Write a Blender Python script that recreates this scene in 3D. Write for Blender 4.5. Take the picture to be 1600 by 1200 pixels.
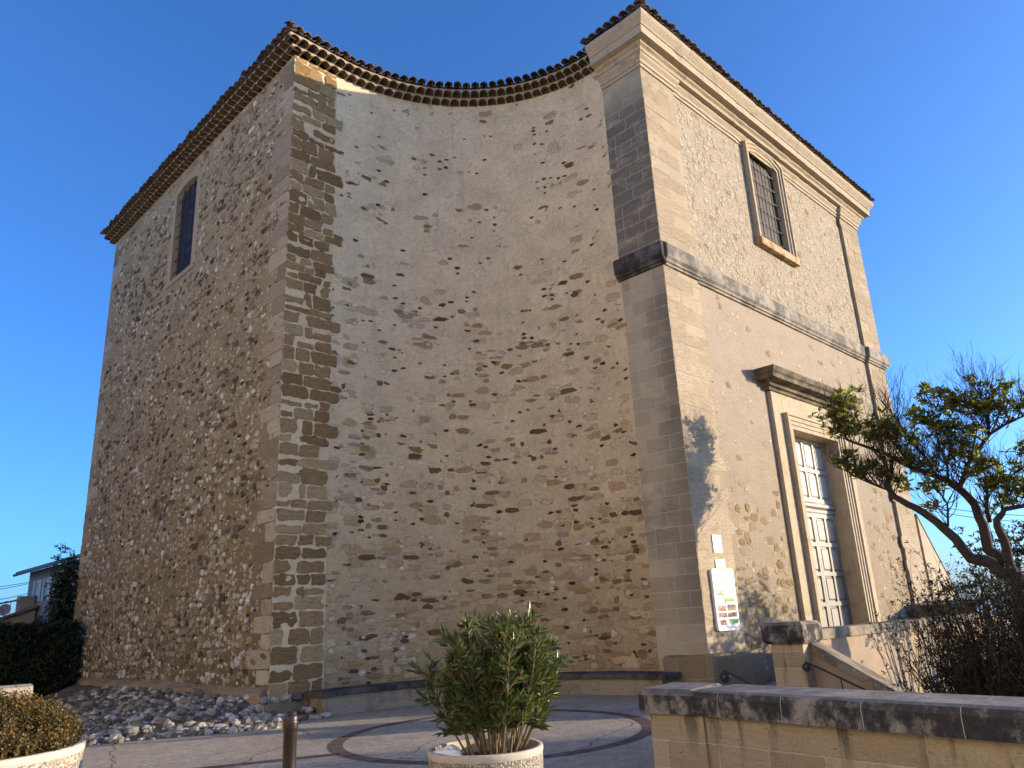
import bpy, bmesh, math, random
from math import sin, cos, pi, radians, sqrt, atan2
from mathutils import Vector, Matrix, noise as mn

random.seed(7)
C = bpy.context.scene.collection
for o in list(bpy.data.objects):
    bpy.data.objects.remove(o)

# ------------------------------------------------------------------ camera, sky, sun
SUN = Vector((.77, -.64, .166)).normalized()
cam_d = bpy.data.cameras.new('camera')
cam_d.sensor_width = 36
cam_d.lens = 1188.38 / 1600 * 36
cam_d.clip_start = .05
cam_d.clip_end = 6000
cam = bpy.data.objects.new('camera', cam_d)
C.objects.link(cam)
R = Vector((0.71446854, -0.6979732, -0.04866326))
U = Vector((-0.17109919, -0.24173581, 0.95513814))
Fw = Vector((0.67842448, 0.67408991, 0.29213528))
m3 = Matrix((R, U, -Fw)).transposed()
cam.matrix_world = Matrix.Translation((-13.08017, -8.20049, 0)) @ m3.to_4x4()
bpy.context.scene.camera = cam

w = bpy.data.worlds.new('World')
bpy.context.scene.world = w
w.use_nodes = True
nt = w.node_tree
sky = nt.nodes.new('ShaderNodeTexSky')
sky.sky_type = 'NISHITA'
sky.sun_disc = False
sky.sun_elevation = math.asin(SUN.z)
sky.sun_rotation = atan2(SUN.x, SUN.y)
sky.air_density = .75
sky.dust_density = 1.4
sky.ozone_density = 6.2
bg = nt.nodes['Background']
bg.inputs['Strength'].default_value = .15
nt.links.new(sky.outputs['Color'], bg.inputs['Color'])

sun_d = bpy.data.lights.new('sun', 'SUN')
sun_d.energy = 3.25
sun_d.angle = radians(.6)
sun_d.color = (1.0, .80, .56)
sun = bpy.data.objects.new('sun', sun_d)
sun.rotation_euler = SUN.to_track_quat('Z', 'Y').to_euler()
C.objects.link(sun)
vs = bpy.context.scene.view_settings
vs.view_transform = 'Standard'
vs.look = 'None'
vs.exposure = 1.52
vs.gamma = 1

# ------------------------------------------------------------------ helpers
def tag(o, label=None, cat=None, group=None, kind=None):
    if label: o['label'] = label
    if cat: o['category'] = cat
    if group: o['group'] = group
    if kind: o['kind'] = kind
    return o

def thing(name, label, cat, loc=(0, 0, 0), group=None):
    o = bpy.data.objects.new(name, None)
    o.location = loc
    o.empty_display_size = .2
    C.objects.link(o)
    return tag(o, label, cat, group)

class MB:
    def __init__(s):
        s.v = []; s.f = []; s.m = []; s.uv = []
    def face(s, pts, m=0, uv=None):
        i = len(s.v)
        s.v += [tuple(p) for p in pts]
        s.f.append(tuple(range(i, i + len(pts)))); s.m.append(m); s.uv.append(uv)
    def mesh(s, vs_, fs, m=0):
        i = len(s.v)
        s.v += [tuple(p) for p in vs_]
        for f in fs:
            s.f.append(tuple(i + k for k in f)); s.m.append(m); s.uv.append(None)
    def prism(s, poly, z0, z1, m=0):
        # poly counter-clockwise seen from above; z0/z1 numbers or functions of the index
        n = len(poly)
        a = [(p[0], p[1], z0(k) if callable(z0) else z0) for k, p in enumerate(poly)]
        b = [(p[0], p[1], z1(k) if callable(z1) else z1) for k, p in enumerate(poly)]
        s.mesh(a + b, [tuple(range(n - 1, -1, -1)), tuple(range(n, 2 * n))] +
               [(k, (k + 1) % n, n + (k + 1) % n, n + k) for k in range(n)], m)
    def box(s, x0, x1, y0, y1, z0, z1, m=0):
        s.prism([(x0, y0), (x1, y0), (x1, y1), (x0, y1)], z0, z1, m)
    def tube(s, pts, rad, n=8, m=0, cap=True):
        pts = [Vector(p) for p in pts]
        if not isinstance(rad, (list, tuple)): rad = [rad] * len(pts)
        rings = []; up = None
        for k, p in enumerate(pts):
            d = (pts[min(k + 1, len(pts) - 1)] - pts[max(k - 1, 0)])
            if d.length < 1e-9: d = Vector((0, 0, 1))
            d.normalize()
            if up is None:
                up = Vector((0, 0, 1)) if abs(d.z) < .9 else Vector((1, 0, 0))
            a = d.cross(up)
            if a.length < 1e-6: a = d.cross(Vector((1, .3, 0)))
            a.normalize(); up = a.cross(d).normalized()
            rings.append([p + (a * cos(2 * pi * j / n) + up * sin(2 * pi * j / n)) * rad[k] for j in range(n)])
        vs_ = [q for r in rings for q in r]
        fs = []
        for k in range(len(pts) - 1):
            for j in range(n):
                fs.append((k * n + j, k * n + (j + 1) % n, (k + 1) * n + (j + 1) % n, (k + 1) * n + j))
        if cap:
            fs.append(tuple(range(n - 1, -1, -1)))
            fs.append(tuple(range((len(pts) - 1) * n, len(pts) * n)))
        s.mesh(vs_, fs, m)
    def lathe(s, prof, c=(0, 0, 0), n=48, m=0):
        vs_ = []; fs = []
        for r, z in prof:
            for j in range(n):
                vs_.append((c[0] + r * cos(2 * pi * j / n), c[1] + r * sin(2 * pi * j / n), c[2] + z))
        for k in range(len(prof) - 1):
            for j in range(n):
                fs.append((k * n + j, k * n + (j + 1) % n, (k + 1) * n + (j + 1) % n, (k + 1) * n + j))
        s.mesh(vs_, fs, m)
    def leaf(s, base, d, up, ln, wd, m=0, fold=.25):
        d = d.normalized(); a = d.cross(up)
        if a.length < 1e-4: a = d.cross(Vector((.3, .5, .8)))
        a.normalize(); u = a.cross(d).normalized()
        mid = base + d * ln * .45 - u * wd * fold
        tip = base + d * ln
        l = base + d * ln * .5 + a * wd * .5
        r = base + d * ln * .5 - a * wd * .5
        s.mesh([base, l, tip, r, mid], [(0, 4, 1), (1, 4, 2), (0, 3, 4), (3, 2, 4)], m)
    def build(s, name, mats, parent=None, smooth=False, bevel=0, weld=False):
        me = bpy.data.meshes.new(name)
        me.from_pydata(s.v, [], s.f)
        if not isinstance(mats, (list, tuple)): mats = [mats]
        for x in mats: me.materials.append(x)
        me.polygons.foreach_set('material_index', s.m)
        me.update()
        ul = me.uv_layers.new(name='UVMap')
        data = ul.data
        for p in me.polygons:
            cu = s.uv[p.index]
            if cu is not None:
                for k, li in enumerate(p.loop_indices): data[li].uv = cu[k]
                continue
            nx, ny, nz = p.normal
            ax, ay, az = abs(nx), abs(ny), abs(nz)
            for li in p.loop_indices:
                co = me.vertices[me.loops[li].vertex_index].co
                if az > ax and az > ay: data[li].uv = (co.x, co.y)
                elif ax > ay: data[li].uv = (co.y, co.z)
                else: data[li].uv = (co.x, co.z)
        if smooth: me.polygons.foreach_set('use_smooth', [True] * len(me.polygons))
        if weld:
            bm = bmesh.new(); bm.from_mesh(me)
            bmesh.ops.remove_doubles(bm, verts=bm.verts, dist=1e-4)
            bm.to_mesh(me); bm.free()
        o = bpy.data.objects.new(name, me)
        C.objects.link(o)
        if parent:
            o.parent = parent
            t = Vector(); q = parent
            while q: t += q.location; q = q.parent
            o.location = -t
        if bevel:
            b = o.modifiers.new('bevel', 'BEVEL'); b.width = bevel; b.segments = 2; b.limit_method = 'ANGLE'; b.angle_limit = radians(40)
        return o

# ------------------------------------------------------------------ materials
class G:
    def __init__(s, name, rough=.9, spec=.2):
        s.mat = bpy.data.materials.new(name); s.mat.use_nodes = True
        s.nt = s.mat.node_tree; s.b = s.nt.nodes['Principled BSDF']
        s.b.inputs['Roughness'].default_value = rough
        s.b.inputs['Specular IOR Level'].default_value = spec
        s._uv = None
    def n(s, t, ins=None, **pr):
        nd = s.nt.nodes.new('ShaderNode' + t)
        for k, v in pr.items(): setattr(nd, k, v)
        for k, v in (ins or {}).items():
            sk = nd.inputs[k]
            if isinstance(v, bpy.types.NodeSocket): s.nt.links.new(v, sk)
            else:
                if sk.type == 'RGBA' and len(v) == 3: v = (*v, 1)
                sk.default_value = v
        return nd
    @property
    def uv(s):
        if s._uv is None: s._uv = s.n('TexCoord').outputs['UV']
        return s._uv
    @property
    def obj(s): return s.n('TexCoord').outputs['Object']
    def m(s, op, a, b=0., c=None, clamp=False):
        ins = {0: a, 1: b}
        if c is not None: ins[2] = c
        return s.n('Math', ins, operation=op, use_clamp=clamp).outputs[0]
    def map(s, v, sc=(1, 1, 1), loc=(0, 0, 0), rot=(0, 0, 0)):
        return s.n('Mapping', {'Vector': v, 'Scale': sc, 'Location': loc, 'Rotation': rot}).outputs[0]
    def noise(s, v, sc, det=3, ro=.55, col=False, dim='3D'):
        nd = s.n('TexNoise', {'Vector': v, 'Scale': sc, 'Detail': det, 'Roughness': ro}, noise_dimensions=dim)
        return nd.outputs['Color' if col else 'Fac']
    def warp(s, v, sc, amt):
        c = s.noise(v, sc, 2, .5, True)
        c = s.n('VectorMath', {0: c, 1: (.5, .5, .5)}, operation='SUBTRACT').outputs[0]
        c = s.n('VectorMath', {0: c, 'Scale': amt}, operation='SCALE').outputs[0]
        return s.n('VectorMath', {0: v, 1: c}, operation='ADD').outputs[0]
    def step(s, x, a, b):
        return s.n('MapRange', {0: x, 1: a, 2: b, 3: 0., 4: 1.}, interpolation_type='SMOOTHSTEP').outputs[0]
    def ramp(s, f, stops, interp='LINEAR'):
        nd = s.n('ValToRGB', {'Fac': f}); cr = nd.color_ramp; cr.interpolation = interp
        while len(cr.elements) < len(stops): cr.elements.new(.5)
        for e, (p, c) in zip(cr.elements, stops):
            e.position = p
            e.color = (*c, 1) if isinstance(c, (tuple, list)) else (c, c, c, 1)
        return nd.outputs['Color']
    def mix(s, f, a, b, mode='MIX'):
        nd = s.n('Mix', data_type='RGBA', blend_type=mode)
        for k, v in ((0, f), (6, a), (7, b)):
            sk = nd.inputs[k]
            if isinstance(v, bpy.types.NodeSocket): s.nt.links.new(v, sk)
            else: sk.default_value = (*v, 1) if isinstance(v, (tuple, list)) and len(v) == 3 else v
        return nd.outputs[2]
    def fmix(s, f, a, b):
        # a + (b-a)*f
        return s.m('MULTIPLY_ADD', s.m('SUBTRACT', b, a), f, a)
    def out(s, col, h=None, strength=1., rough=None):
        def put(k, v):
            if isinstance(v, bpy.types.NodeSocket): s.nt.links.new(v, s.b.inputs[k])
            else: s.b.inputs[k].default_value = (*v, 1) if isinstance(v, (tuple, list)) else v
        put('Base Color', col)
        if rough is not None: put('Roughness', rough)
        if h is not None:
            bp = s.n('Bump', {'Strength': strength, 'Distance': 1., 'Height': h})
            s.nt.links.new(bp.outputs[0], s.b.inputs['Normal'])
        return s.mat
    def island(s): return s.n('NewGeometry').outputs['Random Per Island']
    def v01(s):
        # height above the eye, -2..14 m -> 0..1
        y = s.n('SeparateXYZ', {0: s.uv}).outputs[1]
        return s.n('MapRange', {0: y, 1: -2., 2: 14., 3: 0., 4: 1.}).outputs[0]

def zz(z): return (z + 2) / 16.

def rubble(name, base, layers, grain=.004, base_var=.35, bigbump=.012, tint=(1, 1, 1), crumb=.5):
    g = G(name, .95, .1)
    uv = g.uv
    n1 = g.noise(uv, 1.3, 5, .6); n2 = g.noise(uv, 9, 4, .65); n3 = g.noise(uv, 45, 3, .7)
    vv = g.v01()
    col = g.ramp(vv, base) if isinstance(base[0][1], tuple) else base
    n5 = g.noise(g.map(uv, (1, 1.7, 1), (3, 8, 0)), 21, 5, .75)
    t = g.m('ADD', g.m('MULTIPLY', n1, .75), g.m('ADD', g.m('MULTIPLY', n2, .55), g.m('ADD', g.m('MULTIPLY', n3, .4), g.m('MULTIPLY', n5, .3))))
    f = g.n('MapRange', {0: t, 1: .55, 2: 1.45, 3: 1 - base_var, 4: 1 + base_var}).outputs[0]
    fc = g.n('CombineXYZ', {0: f, 1: f, 2: f}).outputs[0]
    col = g.mix(1., col, fc, 'MULTIPLY')
    # warm and cool patches, crumbled pits and hairline cracks
    pat = g.noise(g.map(uv, (1, 1.3, 1), (9, 4, 0)), 2.4, 5, .7)
    col = g.mix(g.m('MULTIPLY', g.step(pat, .5, .72), .3), col, g.mix(1., col, (1.08, .94, .74), 'MULTIPLY'))
    sp8 = g.step(g.noise(g.map(uv, (1, 1.5, 1), (1, 6, 0)), 8.5, 7, .82), .54, .63)
    col = g.mix(g.m('MULTIPLY', sp8, crumb * .55), col, g.mix(1., col, (.62, .57, .50), 'MULTIPLY'))
    pit = g.m('MAXIMUM', g.step(n5, .56, .66), g.m('MULTIPLY', g.step(g.noise(uv, 60, 3, .8), .58, .68), .7))
    col = g.mix(g.m('MULTIPLY', pit, crumb), col, g.mix(1., col, (.45, .40, .34), 'MULTIPLY'))
    ce = g.n('TexVoronoi', {'Vector': g.map(g.warp(uv, 4, .12), (3.1, 5.4, 1), (2, 5, 0)), 'Scale': 1.}, voronoi_dimensions='2D', feature='DISTANCE_TO_EDGE').outputs['Distance']
    ck = g.m('MULTIPLY', g.m('SUBTRACT', 1., g.step(ce, .006, .03)), g.step(g.noise(uv, 2.1, 3), .52, .62))
    col = g.mix(g.m('MULTIPLY', ck, crumb * .9), col, g.mix(1., col, (.42, .37, .31), 'MULTIPLY'))
    h = g.m('ADD', g.m('MULTIPLY', pit, -.010), g.m('MULTIPLY', ck, -.005))
    h = g.m('ADD', h, g.m('MULTIPLY', n3, grain * 2), g.m('ADD', g.m('MULTIPLY', n2, grain * 3), g.m('MULTIPLY', n1, bigbump)))
    for k, L in enumerate(layers):
        sx, sy = L['s']
        v = g.map(g.warp(uv, L.get('wf', 5), L.get('wa', .06)), (sx, sy, 1), (k * 13.7 + 3, k * 7.3 + 1, 0))
        vo = g.n('TexVoronoi', {'Vector': v, 'Scale': 1., 'Randomness': L.get('rnd', .9)}, voronoi_dimensions='2D', feature='F1', distance=L.get('metric', 'EUCLIDEAN'))
        if L.get('metric') == 'MINKOWSKI': vo.inputs['Exponent'].default_value = L.get('exp', 3.)
        d, c = vo.outputs['Distance'], vo.outputs['Color']
        sp = g.n('SeparateColor', {0: c})
        r0, r1, r2 = sp.outputs
        dens = L['d']
        if isinstance(dens, list):
            dens = g.n('SeparateColor', {0: g.ramp(vv, dens)}).outputs[0]
        clump = g.m('MULTIPLY_ADD', g.m('SUBTRACT', g.noise(g.map(uv, (1, 1, 1), (k * 5., 2, 0)), L.get('cf', .9), 2), .5), L.get('cl', .6), dens)
        vis = g.m('LESS_THAN', r0, clump)
        rad = g.m('MULTIPLY_ADD', r1, L['r'] * .55, L['r'] * .55)
        dd = g.m('MULTIPLY_ADD', g.m('SUBTRACT', g.noise(v, 3.5, 3), .5), L.get('rag', .22), d)
        e = g.m('SUBTRACT', rad, dd)
        mk = g.m('MULTIPLY', g.step(e, -.01, L.get('soft', .06)), vis)
        pc = g.ramp(r2, L['pal'], 'CONSTANT' if L.get('const') else 'LINEAR')
        pv = g.n('MapRange', {0: g.noise(g.map(uv, (1, 2.2, 1)), 14, 5, .7), 1: .3, 2: .7, 3: .6, 4: 1.35}).outputs[0]
        pc = g.mix(1., pc, g.n('CombineXYZ', {0: pv, 1: pv, 2: pv}).outputs[0], 'MULTIPLY')
        # a darker joint line round the stone
        ring = g.m('MULTIPLY', g.m('MULTIPLY', g.step(e, -.09, -.01), g.m('SUBTRACT', 1., g.step(e, -.01, .05))), vis)
        col = g.mix(g.m('MULTIPLY', ring, L.get('ring', .35)), col, tuple(x * .45 for x in L.get('rc', (.3, .25, .19))))
        col = g.mix(g.m('MULTIPLY', mk, L.get('op', 1.)), col, pc)
        hh = g.m('MULTIPLY', g.m('MULTIPLY', g.step(e, -.02, L.get('hs', .25)), vis), L.get('h', .012))
        h = g.m('ADD', h, g.m('ADD', hh, g.m('MULTIPLY', mk, g.m('MULTIPLY', g.noise(g.map(uv, (1, 2, 1)), 22, 3), .008))))
    return g, g.mix(1., col, tint, 'MULTIPLY'), h

def ashlar(name, c0, c1, mortar, bw=.62, rh=.31, ms=.012, stain=None, rag=.02, hide=0., depth=.008):
    g = G(name, .92, .12)
    uv = g.uv
    v = g.warp(uv, 3.2, rag); v = g.warp(v, 22, rag * .5)
    br = g.n('TexBrick', {'Vector': v, 'Color1': (0, 0, 0), 'Color2': (1, 1, 1), 'Mortar': (.5, .5, .5), 'Scale': 1., 'Mortar Size': ms, 'Mortar Smooth': .3, 'Bias': 0., 'Brick Width': bw, 'Row Height': rh}, offset=.43, squash=.8, squash_frequency=3)
    rnd = g.n('SeparateColor', {0: br.outputs['Color']}).outputs[0]
    bed = g.noise(g.map(uv, (1, 6, 1)), 4, 5, .65)
    gr = g.noise(uv, 40, 4, .7); big = g.noise(uv, .9, 4)
    f = g.m('ADD', g.m('MULTIPLY', rnd, .5), g.m('ADD', g.m('MULTIPLY', bed, .6), g.m('MULTIPLY', big, .35)))
    col = g.mix(g.step(f, .3, 1.15), c0, c1)
    mfac = br.outputs['Fac']
    if hide: mfac = g.m('MULTIPLY', mfac, g.step(g.noise(uv, 1.6, 3), hide - .08, hide + .1))
    col = g.mix(g.m('MULTIPLY', mfac, .95), col, mortar)
    f2 = g.n('MapRange', {0: gr, 1: .25, 2: .75, 3: .78, 4: 1.2}).outputs[0]
    col = g.mix(1., col, g.n('CombineXYZ', {0: f2, 1: f2, 2: f2}).outputs[0], 'MULTIPLY')
    g.mfac = mfac
    h = g.m('ADD', g.m('MULTIPLY', mfac, -depth), g.m('ADD', g.m('MULTIPLY', bed, .012), g.m('MULTIPLY', gr, .006)))
    pits = g.step(g.noise(g.map(uv, (1, 3.5, 1)), 16, 2), .66, .72)
    col = g.mix(g.m('MULTIPLY', pits, .45), col, tuple(x * .35 for x in c0))
    h = g.m('SUBTRACT', h, g.m('MULTIPLY', pits, .012))
    return g, col, h

def plain(name, col, rough=.8, var=.2, sc=12, bump=.003, spec=.2, metal=0.):
    g = G(name, rough, spec)
    v = g.obj
    n = g.m('ADD', g.m('MULTIPLY', g.noise(v, sc, 4, .65), .6), g.m('MULTIPLY', g.noise(v, sc * .17, 3), .4))
    f = g.n('MapRange', {0: n, 1: .3, 2: .7, 3: 1 - var, 4: 1 + var}).outputs[0]
    c = g.mix(1., col, g.n('CombineXYZ', {0: f, 1: f, 2: f}).outputs[0], 'MULTIPLY')
    g.b.inputs['Metallic'].default_value = metal
    return g.out(c, g.m('MULTIPLY', n, bump) if bump else None)

def leafmat(name, stops, rough=.45, trans=.25, spec=.4):
    g = G(name, rough, spec)
    c = g.ramp(g.island(), stops)
    g.out(c)
    tr = g.n('BsdfTranslucent', {'Color': g.mix(1., c, (1.3, 1.5, .6), 'MULTIPLY')})
    mx = g.n('MixShader', {0: trans, 1: g.b.outputs[0], 2: tr.outputs[0]})
    g.nt.links.new(mx.outputs[0], g.nt.nodes['Material Output'].inputs['Surface'])
    return g.mat

BROWN = [(0, (.085, .055, .028)), (.3, (.165, .105, .052)), (.55, (.26, .165, .08)), (.75, (.20, .15, .095)), (1, (.31, .24, .15))]
# curved niche wall: pale render, brown stones thicker towards the foot
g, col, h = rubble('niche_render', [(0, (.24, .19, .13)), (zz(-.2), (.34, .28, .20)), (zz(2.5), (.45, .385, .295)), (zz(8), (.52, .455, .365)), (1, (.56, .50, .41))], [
    dict(s=(2.3, 4.6), d=[(0, .75), (zz(1.2), .55), (zz(4), .14), (zz(7), .08), (zz(9), .03), (1, .01)], r=.48, pal=[(0, (.26, .19, .115)), (.5, (.37, .29, .195)), (1, (.45, .38, .28))], ring=.5, op=.8, h=.012, metric='MINKOWSKI', exp=3.5, rag=.5, cl=.5),
    dict(s=(2.7, 6.6), d=[(0, .10), (zz(1), .08), (zz(3), .05), (zz(6.2), .05), (zz(8), .015), (1, .005)], r=.48, pal=BROWN, h=-.02, metric='MINKOWSKI', exp=3., rag=.6, ring=.35, cl=.55, cf=1.3),
    dict(s=(4.6, 6.2), d=[(0, .14), (zz(4), .14), (zz(8), .05), (1, .03)], r=.38, pal=[(0, (.5, .46, .40)), (.6, (.55, .53, .5)), (.8, (.34, .22, .13)), (1, (.30, .30, .29))], h=.006, rag=.3, ring=.6, op=.7),
    dict(s=(5.2, 11.), d=[(0, .06), (zz(6.5), .07), (zz(8), .02), (1, .01)], r=.40, pal=[(0, (.03, .022, .016)), (.7, (.09, .06, .035)), (1, (.2, .1, .05))], h=-.025, rag=.65, ring=.3, cl=.6, cf=1.4)],
    grain=.011, base_var=.40, tint=(1.40, 1.29, 1.04), crumb=.75)
streak = g.step(g.noise(g.map(g.uv, (2.2, .22, 1)), 1., 4, .6), .55, .75)
col = g.mix(g.m('MULTIPLY', streak, .22), col, (.27, .24, .21))
M_niche = g.out(col, h, 1.)
# long side wall: cobble rubble in brown mortar
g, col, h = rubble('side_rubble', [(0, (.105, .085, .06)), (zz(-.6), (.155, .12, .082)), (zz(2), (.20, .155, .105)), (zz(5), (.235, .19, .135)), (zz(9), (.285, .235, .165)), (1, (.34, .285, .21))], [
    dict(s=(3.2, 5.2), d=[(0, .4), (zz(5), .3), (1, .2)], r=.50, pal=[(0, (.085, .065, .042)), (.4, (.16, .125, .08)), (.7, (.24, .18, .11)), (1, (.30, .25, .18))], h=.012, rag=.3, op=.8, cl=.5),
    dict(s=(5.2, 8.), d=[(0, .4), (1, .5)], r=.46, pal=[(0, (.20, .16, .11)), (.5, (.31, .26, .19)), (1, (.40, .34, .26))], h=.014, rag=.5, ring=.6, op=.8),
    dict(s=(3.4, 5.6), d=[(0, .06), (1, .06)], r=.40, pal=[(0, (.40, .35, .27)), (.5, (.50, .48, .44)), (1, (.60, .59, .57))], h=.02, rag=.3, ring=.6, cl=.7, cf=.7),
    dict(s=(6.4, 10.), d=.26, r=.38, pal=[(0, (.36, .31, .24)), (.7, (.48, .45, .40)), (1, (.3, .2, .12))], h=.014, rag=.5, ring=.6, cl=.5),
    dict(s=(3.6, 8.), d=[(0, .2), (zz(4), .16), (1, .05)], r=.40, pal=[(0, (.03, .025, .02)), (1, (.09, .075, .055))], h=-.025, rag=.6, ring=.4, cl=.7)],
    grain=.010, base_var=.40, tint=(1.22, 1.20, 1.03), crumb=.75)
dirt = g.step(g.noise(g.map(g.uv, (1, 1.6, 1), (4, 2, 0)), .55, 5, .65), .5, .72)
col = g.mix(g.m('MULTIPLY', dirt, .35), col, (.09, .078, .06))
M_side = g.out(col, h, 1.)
# sunlit front: rough above the band, smoother below
g, col, h = rubble('front_rubble', [(0, (.36, .30, .22)), (1, (.40, .34, .25))], [
    dict(s=(3.4, 5.), d=.5, r=.5, pal=[(0, (.33, .27, .19)), (.5, (.42, .36, .27)), (1, (.47, .42, .34))], h=.022, rag=.35, ring=.3, op=.75),
    dict(s=(7.5, 9.5), d=.6, r=.45, pal=[(0, (.36, .30, .22)), (.6, (.45, .39, .30)), (1, (.52, .48, .42))], h=.02, rag=.35, ring=.35, op=.8),
    dict(s=(2.6, 4.4), d=.04, r=.46, pal=[(0, (.36, .22, .10)), (1, (.30, .22, .14))], h=.012, rag=.35, ring=.3, cl=.15)],
    grain=.008, base_var=.22, bigbump=.03)
M_front_up = g.out(col, h, 1.)
g, col, h = rubble('front_render', [(0, (.24, .19, .13)), (zz(.5), (.30, .245, .175)), (zz(3), (.335, .28, .21)), (zz(7), (.365, .305, .235)), (1, (.38, .32, .25))], [
    dict(s=(2.2, 4.2), d=[(0, .3), (zz(1.3), .2), (zz(3.2), .1), (zz(5), .03), (1, .0)], r=.42, pal=[(0, (.20, .14, .075)), (.6, (.27, .20, .12)), (1, (.33, .26, .17))], h=.012, metric='MINKOWSKI', exp=3.4, rag=.34, op=.8, ring=.2),
    dict(s=(4.2, 6.), d=[(0, .12), (zz(3), .10), (1, .07)], r=.36, pal=[(0, (.40, .34, .25)), (1, (.50, .44, .34))], h=.012, rag=.4, ring=.25, op=.7)],
    grain=.005, base_var=.2, bigbump=.03)
M_front_lo = g.out(col, h, 1.)
# dressed stone
g, col, h = ashlar('dressed_stone', (.31, .245, .165), (.41, .335, .235), (.42, .35, .26), .60, .33, .008)
M_ash = g.out(col, h)
# pier flank, blackened by weather
g, col, h = ashlar('weathered_pier', (.33, .285, .20), (.46, .40, .295), (.52, .46, .35), .58, .31, .010)
y, z_ = g.n('SeparateXYZ', {0: g.uv}).outputs[:2]
nz = g.noise(g.map(g.uv, (1, 1.8, 1)), 1.7, 5, .65)
up = g.m('MULTIPLY', g.step(z_, 7.3, 7.7), g.m('SUBTRACT', 1., g.step(z_, 11.1, 12.2)))
mk = g.m('MULTIPLY', up, g.step(nz, .22, .52))
edge = g.m('MULTIPLY', g.m('SUBTRACT', 1., g.step(g.m('ADD', y, g.m('MULTIPLY', g.m('SUBTRACT', nz, .5), 1.2)), .05, .75)), g.m('MULTIPLY', g.m('SUBTRACT', 1., g.step(z_, 6.3, 7.2)), g.step(z_, -1.2, .5)))
low = g.m('MULTIPLY', g.m('MULTIPLY', g.step(z_, .6, 1.6), g.m('SUBTRACT', 1., g.step(z_, 2.0, 3.0))), g.step(nz, .35, .6))
mk = g.m('MAXIMUM', g.m('MULTIPLY', mk, .74), g.m('MAXIMUM', g.m('MULTIPLY', edge, .55), g.m('MULTIPLY', low, .5)))
mk = g.m('MULTIPLY', mk, g.m('SUBTRACT', 1., g.m('MULTIPLY', g.mfac, .6)))
col = g.mix(mk, col, g.ramp(g.noise(g.uv, 7, 4, .7), [(.3, (.055, .05, .05)), (.62, (.10, .092, .09)), (.8, (.26, .24, .21))]))
M_pier = g.out(col, h)
# black-lichened mouldings
def lichen(name, base, dark, lo, hi, rough=.92, sc=2.5, extra=None):
    g = G(name, rough, .15)
    v = g.obj
    n = g.noise(v, sc, 6, .68); n2 = g.noise(v, 30, 4, .7)
    m = g.step(n, lo, hi)
    c = g.mix(m, base, dark)
    f = g.n('MapRange', {0: n2, 1: .25, 2: .75, 3: .75, 4: 1.25}).outputs[0]
    c = g.mix(1., c, g.n('CombineXYZ', {0: f, 1: f, 2: f}).outputs[0], 'MULTIPLY')
    if extra: c = extra(g, c)
    return g.out(c, g.m('ADD', g.m('MULTIPLY', n2, .006), g.m('MULTIPLY', n, .012)))
M_cornice = lichen('cornice_stone', (.40, .33, .235), (.20, .17, .13), .52, .78)
M_band = lichen('band_stone', (.33, .29, .23), (.13, .12, .105), .36, .6, sc=1.6)
M_hood = lichen('hood_stone', (.21, .165, .11), (.085, .07, .052), .35, .62)
M_bandblk = lichen('black_band_stone', (.15, .138, .125), (.04, .038, .037), .3, .6)
M_trim = lichen('door_trim_stone', (.43, .355, .25), (.34, .27, .18), .45, .7)
# brown eroded blocks of the corner pilaster, one colour per stone
def blockmat(name, stops, pit=.5):
    g = G(name, .95, .1)
    c = g.ramp(g.island(), stops)
    v = g.uv
    bed = g.noise(g.map(v, (1, 4.5, 1)), 5, 5, .7); gr = g.noise(v, 38, 4, .7)
    f = g.n('MapRange', {0: g.m('ADD', g.m('MULTIPLY', bed, .6), g.m('MULTIPLY', gr, .4)), 1: .3, 2: .7, 3: .62, 4: 1.3}).outputs[0]
    c = g.mix(1., c, g.n('CombineXYZ', {0: f, 1: f, 2: f}).outputs[0], 'MULTIPLY')
    pt = g.step(g.noise(g.map(v, (1, 2.6, 1)), 15, 3, .6), .6, .68)
    c = g.mix(g.m('MULTIPLY', pt, pit), c, (.035, .026, .018))
    h = g.m('SUBTRACT', g.m('ADD', g.m('MULTIPLY', bed, .02), g.m('MULTIPLY', gr, .006)), g.m('MULTIPLY', pt, .015))
    return g.out(c, h)
M_block = blockmat('eroded_sandstone', [(0, (.19, .118, .054)), (.3, (.235, .148, .068)), (.6, (.29, .185, .086)), (.82, (.31, .21, .105)), (1, (.38, .275, .15))], .7)
M_mortar = plain('pale_mortar', (.56, .44, .27), .95, .22, 14, .012)
M_quoin = blockmat('quoin_stone', [(0, (.22, .18, .12)), (.3, (.33, .28, .205)), (.6, (.42, .37, .29)), (.85, (.17, .125, .075)), (1, (.38, .33, .25))], .25)
M_quoinlit = blockmat('pale_quoin_stone', [(0, (.32, .26, .175)), (.5, (.37, .30, .21)), (1, (.41, .34, .245))], .2)
g, col, h = ashlar('foot_stone', (.17, .13, .08), (.27, .215, .145), (.29, .24, .17), .8, .42, .02, rag=.08)
M_foot = g.out(col, h)
def tilemat(name, stops, dark=.6):
    g = G(name, .9, .15)
    c = g.ramp(g.island(), stops)
    v = g.obj
    n = g.noise(v, 9, 5, .7)
    c = g.mix(g.m('MULTIPLY', g.step(n, .48, .66), dark), c, (.055, .05, .042))
    return g.out(c, g.m('MULTIPLY', n, .008))
M_tile = tilemat('canal_tile', [(0, (.11, .08, .055)), (.4, (.15, .105, .07)), (.7, (.20, .16, .12)), (1, (.09, .078, .062))], .75)
M_genmort = plain('eaves_mortar', (.36, .29, .20), .95, .25, 10, .008)
M_gentile = tilemat('eaves_tile', [(0, (.075, .05, .03)), (.5, (.11, .075, .046)), (1, (.09, .066, .045))], .6)
M_iron = plain('wrought_iron', (.018, .017, .017), .5, .3, 30, .001, .4)
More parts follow.
